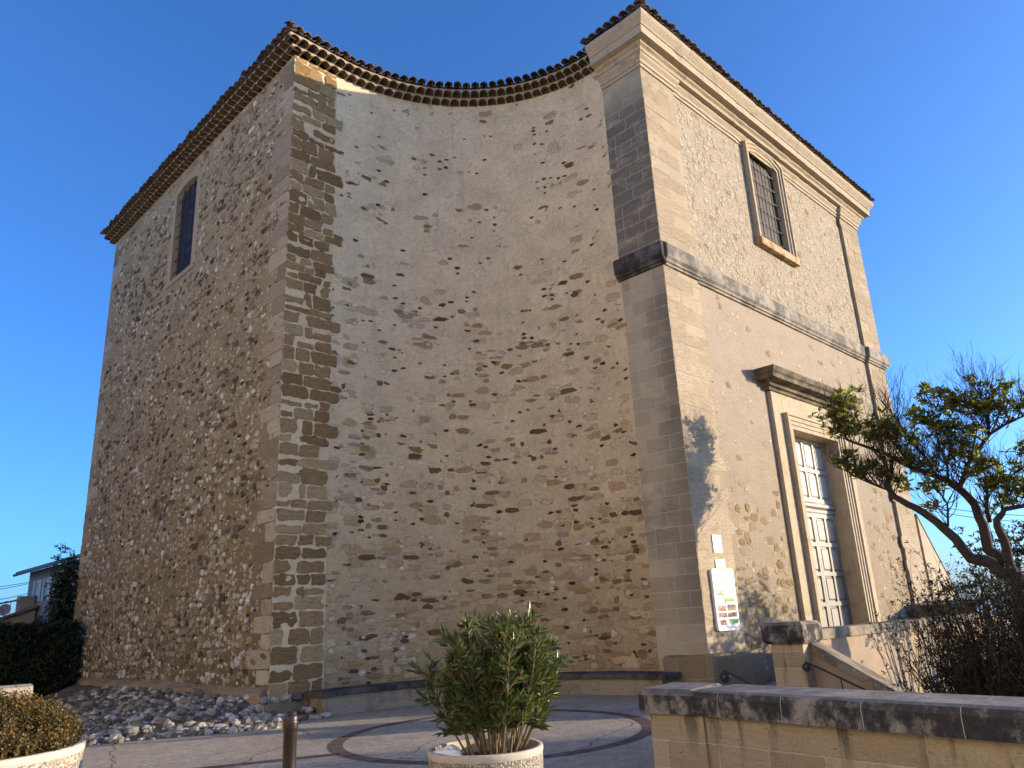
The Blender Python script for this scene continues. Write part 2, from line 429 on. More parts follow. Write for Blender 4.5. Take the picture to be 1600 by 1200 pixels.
M_rusty = lichen('rust_stained_sill', (.42, .34, .22), (.30, .15, .045), .42, .6, sc=4)
g = G('leaded_glass', .6, .15)
br = g.n('TexBrick', {'Vector': g.uv, 'Color1': (0, 0, 0), 'Color2': (1, 1, 1), 'Mortar': (.5, .5, .5), 'Scale': 1., 'Mortar Size': .007, 'Brick Width': .24, 'Row Height': .24}, offset=0.)
rr = g.n('SeparateColor', {0: br.outputs['Color']}).outputs[0]
c = g.ramp(rr, [(0, (.040, .030, .022)), (.5, (.06, .046, .034)), (1, (.08, .064, .048))])
c = g.mix(br.outputs['Fac'], c, (.02, .018, .016))
M_glass = g.out(c, g.m('ADD', g.m('MULTIPLY', rr, .004), g.m('MULTIPLY', g.noise(g.uv, 7, 2), .006)))
g = G('side_leaded_glass', .65, .12)
br = g.n('TexBrick', {'Vector': g.uv, 'Color1': (0, 0, 0), 'Color2': (1, 1, 1), 'Mortar': (.5, .5, .5), 'Scale': 1., 'Mortar Size': .008, 'Brick Width': .2, 'Row Height': .2}, offset=0.)
rr = g.n('SeparateColor', {0: br.outputs['Color']}).outputs[0]
M_glass2 = g.out(g.mix(br.outputs['Fac'], g.ramp(rr, [(0, (.02, .02, .028)), (1, (.05, .045, .05))]), (.012, .012, .014)), g.m('MULTIPLY', rr, .004))
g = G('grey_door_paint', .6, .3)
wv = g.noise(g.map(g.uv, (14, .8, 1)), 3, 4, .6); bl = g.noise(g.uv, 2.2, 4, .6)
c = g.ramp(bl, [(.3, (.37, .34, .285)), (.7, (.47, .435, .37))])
low_grey = g.m('SUBTRACT', 1., g.step(g.m('ADD', g.n('SeparateXYZ', {0: g.uv}).outputs[1], g.m('MULTIPLY', bl, 1.4)), .9, 3.6))  # mask for a darker grey towards the foot of the door
c = g.mix(g.m('MULTIPLY', low_grey, .95), c, (.19, .175, .145))
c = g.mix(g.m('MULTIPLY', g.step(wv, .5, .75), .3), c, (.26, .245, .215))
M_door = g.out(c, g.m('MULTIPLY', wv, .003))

# ------------------------------------------------------------------ ground
def zg(x, y=0): return -1.6 + .012 * max(-9, min(5, x + 5))
g = G('plaza_paving', .92, .2)
v = g.obj
n1 = g.noise(v, .55, 5, .6); n2 = g.noise(v, 55, 3, .75); n3 = g.noise(v, 6, 4, .6)
c = g.ramp(n1, [(.3, (.30, .265, .22)), (.7, (.42, .375, .31))])
sp = g.n('TexVoronoi', {'Vector': v, 'Scale': 75.}, voronoi_dimensions='2D')
sc_ = g.n('SeparateColor', {0: sp.outputs['Color']}).outputs[0]
c = g.mix(g.m('MULTIPLY', g.step(sc_, .62, .9), .6), c, (.42, .38, .32))
c = g.mix(g.m('MULTIPLY', g.m('SUBTRACT', 1., g.step(sc_, .08, .22)), .6), c, (.08, .075, .07))
f = g.n('MapRange', {0: n3, 1: .3, 2: .7, 3: .82, 4: 1.16}).outputs[0]
c = g.mix(1., c, g.n('CombineXYZ', {0: f, 1: f, 2: f}).outputs[0], 'MULTIPLY')
ck = g.n('TexVoronoi', {'Vector': g.warp(v, 1.2, .5), 'Scale': .33}, voronoi_dimensions='2D', feature='DISTANCE_TO_EDGE')
crk = g.m('SUBTRACT', 1., g.step(ck.outputs['Distance'], .002, .006))
c = g.mix(g.m('MULTIPLY', crk, .7), c, (.05, .045, .04))
M_plaza = g.out(c, g.m('ADD', g.m('MULTIPLY', n2, .02), g.m('ADD', g.m('MULTIPLY', n3, .012), g.m('MULTIPLY', sc_, .006))))
b = MB()
xs = [-1500, -300, -60, -14] + [-14 + k for k in range(1, 15)] + [10, 60, 300, 1500]
ysn = [-2.0, 3, 8, 14, 40, 200, 1500]
for a0, a1 in zip(xs, xs[1:]):
    for b0, b1 in zip(ysn, ysn[1:]):
        b.face([(a0, b0, zg(a0)), (a1, b0, zg(a1)), (a1, b1, zg(a1)), (a0, b1, zg(a0))])
xs2 = [-1500, -300, -60, -14, -13, -12, -11, -10, -9, -8, -7, -6, -5.5]
for a0, a1 in zip(xs2, xs2[1:]):
    for b0, b1 in ((-1500, -60), (-60, -12), (-12, -2)):
        b.face([(a0, b0, zg(a0)), (a1, b0, zg(a1)), (a1, b1, zg(a1)), (a0, b1, zg(a0))])
for a0, a1 in ((-5.5, -3), (-3, -.2)):
    b.face([(a0, -3.5, zg(a0)), (a1, -3.5, zg(a1)), (a1, -2.0, zg(a1)), (a0, -2.0, zg(a0))])
    b.face([(a0, -3.5, -3), (a1, -3.5, -3), (a1, -3.5, zg(a1)), (a0, -3.5, zg(a0))])
for a0, a1 in ((-.2, 0), (0, 10), (10, 60), (60, 300), (300, 1500)):
    b.face([(a0, -2.0, -3), (a1, -2.0, -3), (a1, -2.0, zg(a1)), (a0, -2.0, zg(a0))])
tag(b.build('ground', M_plaza, weld=True), 'speckled grey paving of the church square', kind='structure')
M_soil = plain('garden_soil', (.075, .06, .042), .95, .35, 5, .03)
b = MB()
b.face([(-5.5, -1500, -2.9), (1500, -1500, -2.9), (1500, -2.0, -2.9), (-5.5, -2.0, -2.9)])
tag(b.build('garden_ground', M_soil), 'brown earth of the lower garden', kind='structure')
# brick ring and strip laid in the paving
g = G('brick_paver', .9, .15)
br = g.n('TexBrick', {'Vector': g.uv, 'Color1': (0, 0, 0), 'Color2': (1, 1, 1), 'Mortar': (.5, .5, .5), 'Scale': 1., 'Mortar Size': .007, 'Brick Width': .11, 'Row Height': .5}, offset=0.)
rr = g.n('SeparateColor', {0: br.outputs['Color']}).outputs[0]
c = g.mix(br.outputs['Fac'], g.ramp(rr, [(0, (.085, .058, .048)), (1, (.145, .10, .082))]), (.10, .09, .075))
M_brick = g.out(c, g.m('MULTIPLY', br.outputs['Fac'], -.006))
b = MB()
RC = (-4.86, .72)
NR = 96
for k in range(NR):
    a0, a1 = 2 * pi * k / NR, 2 * pi * (k + 1) / NR
    def P(a, r): 
        x, y = RC[0] + r * cos(a), RC[1] + r * sin(a) * 1.03
        return (x, y, zg(x) + .005)
    b.face([P(a0, 2.13), P(a0, 2.32), P(a1, 2.32), P(a1, 2.13)], 0, [(a0 * 2.2, 0.05), (a0 * 2.2, .45), (a1 * 2.2, .45), (a1 * 2.2, .05)])
tag(b.build('paving_ring', M_brick, smooth=False), 'ring of brick pavers set in the square', kind='structure')
b = MB()
p0, p1 = Vector((-7.05, 1.35, 0)), Vector((-10.5, 3.3, 0))
t = (p1 - p0).normalized(); nn = Vector((-t.y, t.x, 0)) * .09
N_ = 20
for k in range(N_):
    q0 = p0 + (p1 - p0) * (k / N_); q1 = p0 + (p1 - p0) * ((k + 1) / N_)
    pts = [q0 - nn, q1 - nn, q1 + nn, q0 + nn]
    L_ = (p1 - p0).length / N_
    b.face([(p.x, p.y, zg(p.x) + .005) for p in reversed(pts)], 0, [(k * L_, .45), ((k + 1) * L_, .45), ((k + 1) * L_, .05), (k * L_, .05)])
tag(b.build('paving_strip', M_brick), 'strip of brick pavers leading away from the ring', kind='structure')

# ------------------------------------------------------------------ church
W, BX, BY, LL, PW, PD, ZS, ZE = 12.58, -5.87, 5.633, 12.19, 1.141, 1.144, 7.5, 12.96
AX, AY = BX + PW, PD                 # centre of the scooped corner
RX, RY = -AX, BY - PD
ch = thing('church', 'tall pale stone church with a scooped corner, tiled eaves and a sunlit front', 'church', (3.4, 8, -1.6))
ZB = -1.75
def arcp(t, off=0.):
    # t 0 at the brown pilaster .. 1 at the pier ; off = distance out of the wall
    a = t * pi / 2
    p = Vector((AX + RX * sin(a), AY + RY * cos(a), 0))
    nrm = -Vector((sin(a) / RX, cos(a) / RY, 0)).normalized()
    return p + nrm * off, nrm
ARCL = pi / 2 * (RX + RY) / 2
b = MB()
NA = 72
ZL = [ZB + (ZE + .5 - ZB) * k / 30 for k in range(31)]
for k in range(NA):
    p0, n0 = arcp(k / NA); p1, n1 = arcp((k + 1) / NA)
    u0, u1 = ARCL * k / NA, ARCL * (k + 1) / NA
    for z0, z1 in zip(ZL, ZL[1:]):
        b.face([(p0.x, p0.y, z0), (p1.x, p1.y, z0), (p1.x, p1.y, z1), (p0.x, p0.y, z1)], 0, [(u0, z0), (u1, z0), (u1, z1), (u0, z1)])
niche = b.build('niche_wall', M_niche, ch, smooth=True, weld=True)
niche['label'] = 'curved wall of pale render with scattered brown stones'

def arch_pts(u0, u1, zs, rise, n=12):
    # segmental arch from (u0,zs) to (u1,zs), crown rise above zs
    h = (u1 - u0) / 2; r = (h * h + rise * rise) / (2 * rise); c = (u0 + u1) / 2; zc = zs + rise - r
    a0 = math.asin(h / r)
    return [(c + r * sin(-a0 + 2 * a0 * k / n), zc + r * cos(-a0 + 2 * a0 * k / n)) for k in range(n + 1)]

def wall_hole(b, put, u0, u1, z0, z1, holes, m=0):
    # put(u,z)->point ; holes: list of (ua,ub,za,zb,rise) stacked apart in z, sorted
    zc = z0
    def quad(a, c, d, e):
        if c - a > 1e-4 and e - d > 1e-4:
            b.face([put(a, d), put(c, d), put(c, e), put(a, e)], m, [(a, d), (c, d), (c, e), (a, e)])
    for (ua, ub, za, zb, rise) in holes:
        quad(u0, u1, zc, za)
        top = zb + rise
        quad(u0, ua, za, zb); quad(ub, u1, za, zb)
        if rise > 0:
            A = arch_pts(ua, ub, zb, rise)
            quad(u0, ua, zb, top); quad(ub, u1, zb, top)
            for (p, q), (r_, s_) in zip(A, A[1:]):
                pts = [(p, q), (r_, s_), (r_, top), (p, top)]
                b.face([put(*x) for x in pts], m, pts)
        zc = top
    quad(u0, u1, zc, z1)

# side wall (faces -x)
SW = (10.99, 12.42, 9.53, 12.30, .12)     # window: y0 y1 sill spring rise
b = MB()
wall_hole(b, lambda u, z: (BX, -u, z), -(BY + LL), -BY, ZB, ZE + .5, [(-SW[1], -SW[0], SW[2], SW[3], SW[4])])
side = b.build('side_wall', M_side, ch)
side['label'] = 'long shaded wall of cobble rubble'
# back and far walls, never seen from the front
b = MB()
b.face([(BX, BY + LL, ZB), (BX, BY + LL, ZE + .5), (W, BY + LL, ZE + .5), (W, BY + LL, ZB)])
b.face([(W, 0.09, ZB), (W, BY + LL, ZB), (W, BY + LL, ZE + .5), (W, 0.09, ZE + .5)])
b.build('rear_wall', M_side, ch)
# brown corner pilaster: mortar bed plus every block
b = MB()
b.face([(BX, BY, ZB), (BX + PW, BY, ZB), (BX + PW, BY, ZE + .5), (BX, BY, ZE + .5)])
pil = b.build('corner_pilaster', M_mortar, ch)
pil['label'] = 'corner pilaster of eroded brown sandstone blocks'
rb = random.Random(11)
def stone_face(b, put, u0, u1, z0, z1, proud, jit, nu=7, nz=4, m=0):
    # an irregular dressed stone: rounded outline, uneven front, four sides back to the wall
    sd = rb.random() * 50
    gr = []
    for j in range(nz + 1):
        row = []
        for i in range(nu + 1):
            u = u0 + (u1 - u0) * i / nu; z = z0 + (z1 - z0) * j / nz
            e = (i in (0, nu)) + (j in (0, nz))
            if e:
                cu, cz = (u0 + u1) / 2, (z0 + z1) / 2
                k = jit * (mn.noise(Vector((u * 7, z * 9, sd))) + .1)
                if i in (0, nu): u += k * (1 if i == 0 else -1)
                if j in (0, nz): z += k * (1 if j == 0 else -1) * .8
                if e == 2: u += (cu - u) * .06; z += (cz - z) * .06
            d = proud + .012 * mn.noise(Vector((u * 5, z * 7, sd + 9)))
            row.append((u, z, d))
        gr.append(row)
    vs_ = [put(*q) for row in gr for q in row]
    n = nu + 1
    fs = [(j * n + i, j * n + i + 1, (j + 1) * n + i + 1, (j + 1) * n + i) for j in range(nz) for i in range(nu)]
    rim = [i for i in range(n)] + [j * n + nu for j in range(1, nz + 1)] + [nz * n + i for i in range(nu - 1, -1, -1)] + [j * n for j in range(nz - 1, 0, -1)]
    base = len(vs_)
    flat = [q for row in gr for q in row]
    vs_ += [put(flat[k][0], flat[k][1], -.03) for k in rim]
    L = len(rim)
    fs += [(rim[(k + 1) % L], rim[k], base + k, base + (k + 1) % L) for k in range(L)]
    b.mesh(vs_, fs, m)
b = MB()
z = -1.2
put = lambda u, z, d: (BX + u, BY - d, z)
row = 0
while z < ZE - .1:
    hgt = rb.uniform(.17, .33)
    if z + hgt > ZE - .02: hgt = ZE - .02 - z
    nst = rb.choice((2, 2, 3, 3))
    cuts = [0.] + sorted([PW * ((k + 1) / nst + rb.uniform(-.12, .12)) for k in range(nst - 1)]) + [PW + (rb.uniform(.04, .26) if row % 3 == 1 and 0 < z < 12 else rb.uniform(-.04, .02))]
    for k in range(nst):
        gp = rb.uniform(.007, .022)
        cut = rb.random()
        zt_ = z + hgt - gp - (hgt * rb.uniform(.2, .45) if cut < .18 else 0)
        u1_ = cuts[k + 1] - gp - ((cuts[k + 1] - cuts[k]) * rb.uniform(.1, .35) if .18 < cut < .34 else 0)
        stone_face(b, put, cuts[k] + (gp if k else .004), u1_, z + gp * .6, zt_, rb.uniform(.004, .026), rb.uniform(.03, .075), 9, 5)
    z += hgt; row += 1
b.build('pilaster_stone', M_block, pil, smooth=False)
# quoins on the long wall at both of its corners
def quoins(b, put, z0, z1, la, lb, hmin=.27, hmax=.42, proud=.012, jit=.02):
    z = z0; k = 0
    while z < z1 - .05:
        hgt = min(rb.uniform(hmin, hmax), z1 - z)
        L = (la if k % 2 else lb) * rb.uniform(.8, 1.2)
        stone_face(b, put, .003, L, z + .008, z + hgt - .008, rb.uniform(.001, proud), jit, 4, 3)
        z += hgt; k += 1
for put_ in (lambda u, z, d: (BX - d, BY + u, z), lambda u, z, d: (BX - d, BY + LL - u, z)):
    b = MB(); quoins(b, put_, -1.0, ZE, .85, .45)
    qo = b.build('quoin', M_quoin, side)
    bm = bmesh.new(); bm.from_mesh(qo.data); bmesh.ops.recalc_face_normals(bm, faces=bm.faces); bm.to_mesh(qo.data); bm.free()

def fix(o):
    bm = bmesh.new(); bm.from_mesh(o.data); bmesh.ops.recalc_face_normals(bm, faces=bm.faces); bm.to_mesh(o.data); bm.free()
    return o
def stone_blob(b, put, cu, cz, w_, h_, proud, sd, n=15, ex=3.2, m=0):
    out = []
    for k in range(n):
        a = 2 * pi * (k + .3 * mn.noise(Vector((k, sd, 0)))) / n
        ca, sa = cos(a), sin(a)
        q = (abs(ca) ** ex + abs(sa) ** ex) ** (-1 / ex) * (1 + .48 * mn.noise(Vector((ca * 1.3 + sd, sa * 1.3, sd * .7))) + .3 * mn.noise(Vector((ca * 3.2 + sd, sa * 3.2, sd * 1.7))))
        out.append((ca * q * w_ / 2, sa * q * h_ / 2))
    tilt = .5 * mn.noise(Vector((sd, 3, 3)))
    vs_ = []
    for f_, d in ((1.05, -.012), (1., proud * .55), (.82, proud), (.42, proud * 1.12)):
        for k, (x, y) in enumerate(out):
            dd = d * (1 + .6 * mn.noise(Vector((x * 9 + sd, y * 9, f_))) + tilt * y / max(h_, .01)) if d > 0 else d
            vs_.append(put(cu + x * f_, cz + y * f_, dd))
    vs_.append(put(cu, cz, proud * 1.1))
    fs = [(j * n + k, j * n + (k + 1) % n, (j + 1) * n + (k + 1) % n, (j + 1) * n + k) for j in range(3) for k in range(n)]
    fs += [(3 * n + k, 3 * n + (k + 1) % n, 4 * n) for k in range(n)]
    b.mesh(vs_, fs, m)
def scatter_stones(put, u0, u1, z0, z1, course, dens, size, seed, keep=lambda u, z: True, flat=2.6, proud=(.006, .02), ex=3.2, cl=1.):
    # rough courses: stones lie in wavering rows, thick in places, missing in others
    rr = random.Random(seed); b = MB()
    z = z0; j = 0
    while z < z1:
        u = u0 + rr.random() * .2
        while u < u1:
            hh = rr.uniform(*size); ww = hh * rr.uniform(.8, flat)
            zq = z + .05 * mn.noise(Vector((u * .7, j, seed))) + rr.uniform(-.03, .03)
            p = dens(zq) * (1 + 2.2 * cl * mn.noise(Vector((u * .75, zq * 1.1, seed * 1.7))) + 1.2 * cl * mn.noise(Vector((u * 2.1, zq * 2.6, seed * .3))))
            if rr.random() < p and keep(u + ww / 2, zq): stone_blob(b, put, u + ww / 2, zq, ww, hh, rr.uniform(*proud), rr.random() * 90, ex=ex)
            u += ww * rr.uniform(1.05, 1.35)
        z += course * rr.uniform(.8, 1.2); j += 1
    return b
def lin(*pts):
    def f(z):
        for (a, x), (c, y) in zip(pts, pts[1:]):
            if z <= c: return x + (y - x) * max(0., (z - a)) / (c - a)
        return pts[-1][1]
    return f
putN = lambda u, z, d: (lambda p: (p[0], p[1], z))(arcp(u / ARCL, d)[0])
M_nst = blockmat('niche_stone', [(0, (.10, .066, .034)), (.13, (.18, .118, .06)), (.3, (.30, .21, .12)), (.42, (.40, .24, .10)), (.5, (.33, .26, .18)), (.6, (.36, .275, .18)), (.8, (.46, .365, .25)), (1, (.52, .43, .32))], .45)
b = scatter_stones(putN, .05, ARCL - .05, -1.05, 12.6, 0.14, lin((-1.1, .42), (.8, .32), (2.5, .16), (6.5, .10), (8.0, .02), (12.6, .008)), (.045, .125), 3, flat=3.6, proud=(.004, .016))
b.build('wall_stone', M_nst, niche)
keepS = lambda u, z: not (SW[0] - .45 < u < SW[1] + .45 and 9.1 < z)
putY = lambda u, z, d: (BX - d, u, z)
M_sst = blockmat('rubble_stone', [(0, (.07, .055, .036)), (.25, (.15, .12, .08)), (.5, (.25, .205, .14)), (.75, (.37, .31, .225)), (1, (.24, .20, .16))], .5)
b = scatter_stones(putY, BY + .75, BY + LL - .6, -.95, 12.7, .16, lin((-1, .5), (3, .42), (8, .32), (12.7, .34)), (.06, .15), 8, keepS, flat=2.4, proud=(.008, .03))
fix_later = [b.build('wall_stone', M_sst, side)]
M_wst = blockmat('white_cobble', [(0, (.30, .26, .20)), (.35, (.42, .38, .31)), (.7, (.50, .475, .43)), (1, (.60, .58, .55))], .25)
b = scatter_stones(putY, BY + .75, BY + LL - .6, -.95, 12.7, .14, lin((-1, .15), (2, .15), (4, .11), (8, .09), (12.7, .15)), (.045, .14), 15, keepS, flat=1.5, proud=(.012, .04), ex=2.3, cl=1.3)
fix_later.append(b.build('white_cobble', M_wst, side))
# footing along the long wall and at the corner
b = MB()
N_ = 48
for k in range(N_):
    y0, y1 = BY + .1 + (LL - .1) * k / N_, BY + .1 + (LL - .1) * (k + 1) / N_
    def foot(y):
        return BX - .13 - .09 * mn.noise(Vector((y * 1.3, 0, 3))), -1.02 + .07 * mn.noise(Vector((y * .9, 5, 0)))
    (xa, za), (xb, zb) = foot(y0), foot(y1)
    b.face([(xb - .05, y1, ZB), (xa - .05, y0, ZB), (xa, y0, za - .08), (xb, y1, zb - .08)])
    b.face([(xb, y1, zb - .08), (xa, y0, za - .08), (BX + .01, y0, za), (BX + .01, y1, zb)])
    if k == 0: b.face([(xa - .05, y0, ZB), (BX + .01, y0, ZB), (BX + .01, y0, za), (xa, y0, za - .08)])
b.build('footing', M_foot, ch, weld=True)

# front: pilasters at both ends stand 9 cm proud of the wall
YW = .09
PL = 1.37
DO = (4.98, 7.60, -1.6, 4.13)
WO = (5.13, 6.80, 9.45, 12.24, .15)
b = MB()
wall_hole(b, lambda u, z: (u, YW, z), PL, W - PL, ZB, 7.3, [(DO[0], DO[1], DO[2], DO[3], 0)])
fl = b.build('front_wall', M_front_lo, ch)
b = MB()
wall_hole(b, lambda u, z: (u, YW, z), PL, W - PL, 7.3, ZE + .4, [WO])
b.build('upper_front_wall', M_front_up, fl)
b = MB()
b.face([(0, PD, ZB), (0, 0, ZB), (0, 0, ZE + .4), (0, PD, ZE + .4)])
pier = b.build('pier_flank', M_pier, ch)
pier['label'] = 'weather-blackened flank of the corner pier'
for x0, x1, inner in ((0, PL, PL), (W - PL, W, W - PL)):
    b = MB()
    b.face([(x0, 0, ZB), (x1, 0, ZB), (x1, 0, ZE + .4), (x0, 0, ZE + .4)])
    if inner == x1: b.face([(x1, 0, ZB), (x1, YW, ZB), (x1, YW, ZE + .4), (x1, 0, ZE + .4)])
    else:
        b.face([(x0, YW, ZB), (x0, 0, ZB), (x0, 0, ZE + .4), (x0, YW, ZE + .4)])
        b.face([(W, 0, ZB), (W, YW, ZB), (W, YW, ZE + .4), (W, 0, ZE + .4)])
    pl = b.build('pilaster', M_ash, ch)
    b = MB()
    if x0 == 0: quoins(b, lambda u, z, d: (u, -d, z), -.9, 12.3, 1.3, .62, .3, .36, .006, .008)
    else: quoins(b, lambda u, z, d: (W - u, -d, z), -.9, 12.3, 1.3, .62, .3, .36, .006, .008)
    qq = b.build('quoin', M_quoinlit, pl)
    bm = bmesh.new(); bm.from_mesh(qq.data); bmesh.ops.recalc_face_normals(bm, faces=bm.faces); bm.to_mesh(qq.data); bm.free()
# rough foot of the pier
b = MB()
poly = [(-.10, 1.0), (-.13, .4), (-.09, -.12), (.5, -.17), (1.2, -.13), (2.0, -.05), (2.0, .1), (.1, .1), (.1, 1.0)]
b.prism(poly, ZB, lambda k: -.92 + .05 * ((k * 7) % 3))
b.build('pier_footing', M_foot, ch, bevel=.05)

def sweep(b, path, prof, m=0, miter=True, cap=True):
    # path: list of (x,y) with outward side on the right hand when walking; prof: (off,z)
    pa_ = []
    for k in range(len(path) - 1):
        a_, c_ = Vector((*path[k], 0)), Vector((*path[k + 1], 0)); ns_ = max(1, int((c_ - a_).length / .22))
        pa_ += [a_.lerp(c_, j_ / ns_) for j_ in range(ns_)]
    P = pa_ + [Vector((*path[-1], 0))]
    N = []
    for k in range(len(P)):
        ds = []
        if k > 0: ds.append((P[k] - P[k - 1]).normalized())
        if k < len(P) - 1: ds.append((P[k + 1] - P[k]).normalized())
        ns = [Vector((d.y, -d.x, 0)) for d in ds]
        if len(ns) == 1: N.append(ns[0])
        else:
            s_ = (ns[0] + ns[1]); N.append(s_ / max(.25, (1 + ns[0].dot(ns[1]))))
    n = len(prof)
    def wear(k, j, o, z):
        q = Vector((P[k].x * 2.3, P[k].y * 2.3, z * 5))
        return (mn.noise(q) * .007 - max(0., mn.noise(q * 2.9) - .25) * .05) if o > .02 else 0.
    vs_ = []
    for k in range(len(P)):
        for j, (o, z) in enumerate(prof):
            o2 = o + wear(k, j, o, z); vs_.append((P[k].x + N[k].x * o2, P[k].y + N[k].y * o2, z + (.4 * wear(k, j, o, z + 3) if o > .02 else 0)))
    fs = [(k * n + j, (k + 1) * n + j, (k + 1) * n + j + 1, k * n + j + 1) for k in range(len(P) - 1) for j in range(n - 1)]
    if cap:
        fs.append(tuple(range(n - 1, -1, -1)))
        fs.append(tuple((len(P) - 1) * n + j for j in range(n)))
    b.mesh(vs_, fs, m)
YS = YW + .002
brk = [(0, PD), (0, 0), (PL, 0), (PL, YW), (W - PL, YW), (W - PL, 0), (W, 0), (W, 3.0)]
# band at mid height
b = MB()
band = [(0, 7.13), (.05, 7.14), (.055, 7.19), (.09, 7.20), (.10, 7.25), (.15, 7.30), (.155, 7.60), (.13, 7.63), (0, 7.66)]
sweep(b, brk[1:], band)
bd = b.build('string_course', M_band, ch)
b = MB()
sweep(b, [(0, PD + .06), (0, -.1)], [(o * 1.02, z - .002) for o, z in band])
b.build('weathered_end', M_bandblk, bd)
# cornice
b = MB()
arch = [(0, 12.28), (.035, 12.28), (.04, 12.36), (.07, 12.37), (.075, 12.45), (.13, 12.52), (.14, 12.56), (.14, 12.70), (0, 12.70)]
sweep(b, brk, arch)
coro = [(0, 12.60), (.16, 12.60), (.18, 12.68), (.24, 12.72), (.25, 12.78), (.40, 12.80), (.405, 13.0), (.43, 13.01), (.44, 13.05), (.53, 13.18), (.545, 13.22), (.55, 13.29), (.52, 13.31), (0, 13.36)]
sweep(b, [(0, PD), (0, 0), (W, 0), (W, 3.0)], coro)
b.build('cornice', M_cornice, ch)

# front window: moulded surround, sill, glass, iron grille
for q_ in fix_later: fix(q_)
fix(bpy.data.objects['wall_stone'])
keepF = lambda u, z: not (3.9 < u < 9.4)
b = scatter_stones(lambda u, z, d: (u, YW - d, z), 1.45, W - 1.45, -.7, 3.6, .2, lin((-.7, .42), (1.5, .30), (3.6, .03)), (.09, .2), 19, keepF, flat=2.4, proud=(.004, .014))
fix(b.build('wall_stone', blockmat('ochre_stone', [(0, (.22, .155, .08)), (.5, (.29, .215, .125)), (1, (.38, .31, .21))], .5), fl))
wn = thing('window', None, None, (5.96, YW, 9.45)); wn.parent = ch; wn.location = Vector((5.96, YW, 9.45)) - Vector(ch.location)
def frame_sweep(b, put, outline, prof, closed=False, m=0):
    # outline in (u,z) walked so that the outward side lies on the left; prof (away-from-opening, proud)
    n = len(prof); K = len(outline)
    rows = []
    for k in range(K):
        p = Vector((*outline[k], 0))
        ds = []
        if k > 0: ds.append((p - Vector((*outline[k - 1], 0))).normalized())
        if k < K - 1: ds.append((Vector((*outline[k + 1], 0)) - p).normalized())
        ns = [Vector((-d.y, d.x, 0)) for d in ds]
        nn = ns[0] if len(ns) == 1 else (ns[0] + ns[1]) / max(.3, 1 + ns[0].dot(ns[1]))
        rows.append([put(p.x + nn.x * o, p.y + nn.y * o, d) for o, d in prof])
    vs_ = [q for r in rows for q in r]
    fs = [(k * n + j, (k + 1) * n + j, (k + 1) * n + j + 1, k * n + j + 1) for k in range(K - 1) for j in range(n - 1)]
    fs += [tuple(range(n - 1, -1, -1)), tuple((K - 1) * n + j for j in range(n))]
    b.mesh(vs_, fs, m)
putF = lambda u, z, d: (u, YW - d, z)
A = arch_pts(WO[0], WO[1], WO[3], WO[4], 14)
outl = [(WO[0], WO[2])] + A + [(WO[1], WO[2])]
b = MB()
frame_sweep(b, putF, outl, [(0, -.24), (0, .06), (.09, .06), (.10, .10), (.19, .10), (.20, .14), (.27, .14), (.27, -.005)])
# square shoulders over the arch
fix(b.build('frame', M_cornice, wn))
b = MB(); b.box(WO[0] - .27, WO[1] + .30, YW - .17, YW + .24, 9.22, 9.45)
b.build('sill', M_rusty, wn, bevel=.012)
b = MB()
Ag = [(WO[0], WO[2])] + [(WO[1], WO[2])] + list(reversed(A))
b.face([(u, YW + .11, z) for u, z in Ag])
b.build('pane', M_glass, wn)
b = MB()
for u in (5.55, 5.965, 6.38):
    b.tube([(u, YW + .05, 9.46), (u, YW + .05, 12.34)], .013, 6)
for k in range(6):
    zq = 9.75 + k * .45
    b.tube([(5.14, YW + .05, zq), (6.79, YW + .05, zq)], .012, 6)
b.build('grille', M_iron, wn)

# side window
w2 = thing('window', None, None); w2.parent = ch; w2.location = Vector((BX, 11.7, 9.5)) - Vector(ch.location)
A2 = arch_pts(-SW[1], -SW[0], SW[3], SW[4], 14)
putS = lambda u, z, d: (BX - d, -u, z)
b = MB()
frame_sweep(b, putS, [(-SW[1], SW[2])] + A2 + [(-SW[0], SW[2])], [(0, -.3), (0, .01), (.22, .012), (.26, -.01)])
fix(b.build('frame', M_quoinlit, w2))
b = MB(); b.box(BX - .03, BX + .3, SW[0] - .25, SW[1] + .25, 9.38, 9.53)
b.build('sill', M_quoin, w2, bevel=.01)
b = MB()
b.face([(BX + .15, -u, z) for u, z in [(-SW[1], SW[2]), (-SW[0], SW[2])] + list(reversed(A2))])
b.build('pane', M_glass2, w2)
b = MB()
for k in range(3):
    yq = SW[0] + (SW[1] - SW[0]) * (k + 1) / 4
    b.tube([(BX + .07, yq, 9.54), (BX + .07, yq, 12.36)], .014, 6)
for k in range(7):
    b.tube([(BX + .07, SW[0], 9.8 + k * .38), (BX + .07, SW[1], 9.8 + k * .38)], .012, 6)
b.build('grille', M_iron, w2)

# portal
b = MB()
x0, x1 = 4.13, 9.13
xi0, xi1 = DO[0], DO[1]
# flat outer strips and lintel zone, proud of the wall
b.box(x0, xi0 - .36, YW - .10, YW + .02, ZB, 4.99)
x1 = DO[1] + (DO[0] - x0)
b.box(xi1 + .36, x1, YW - .10, YW + .02, ZB, 4.99)
b.box(xi0 - .36, xi1 + .36, YW - .10, YW + .02, DO[3] + .36, 4.99)
ds_ = b.build('door_surround', M_trim, ch, bevel=.008)
b = MB()
frame_sweep(b, putF, [(xi0, ZB), (xi0, DO[3]), (xi1, DO[3]), (xi1, ZB)], [(0, -.40), (0, .13), (.10, .13), (.105, .155), (.20, .155), (.205, .18), (.30, .18), (.31, .215), (.365, .215), (.37, -.01)])
fix(b.build('architrave', M_trim, ds_))
b = MB(); b.box(xi1 - .045, xi1 + .02, YW + .02, YW + .32, .62, 1.08); b.box(xi1 - .06, xi1 - .02, YW + .07, YW + .27, .69, 1.01)
b.build('carved_panel', M_trim, ds_, bevel=.015)
b = MB()
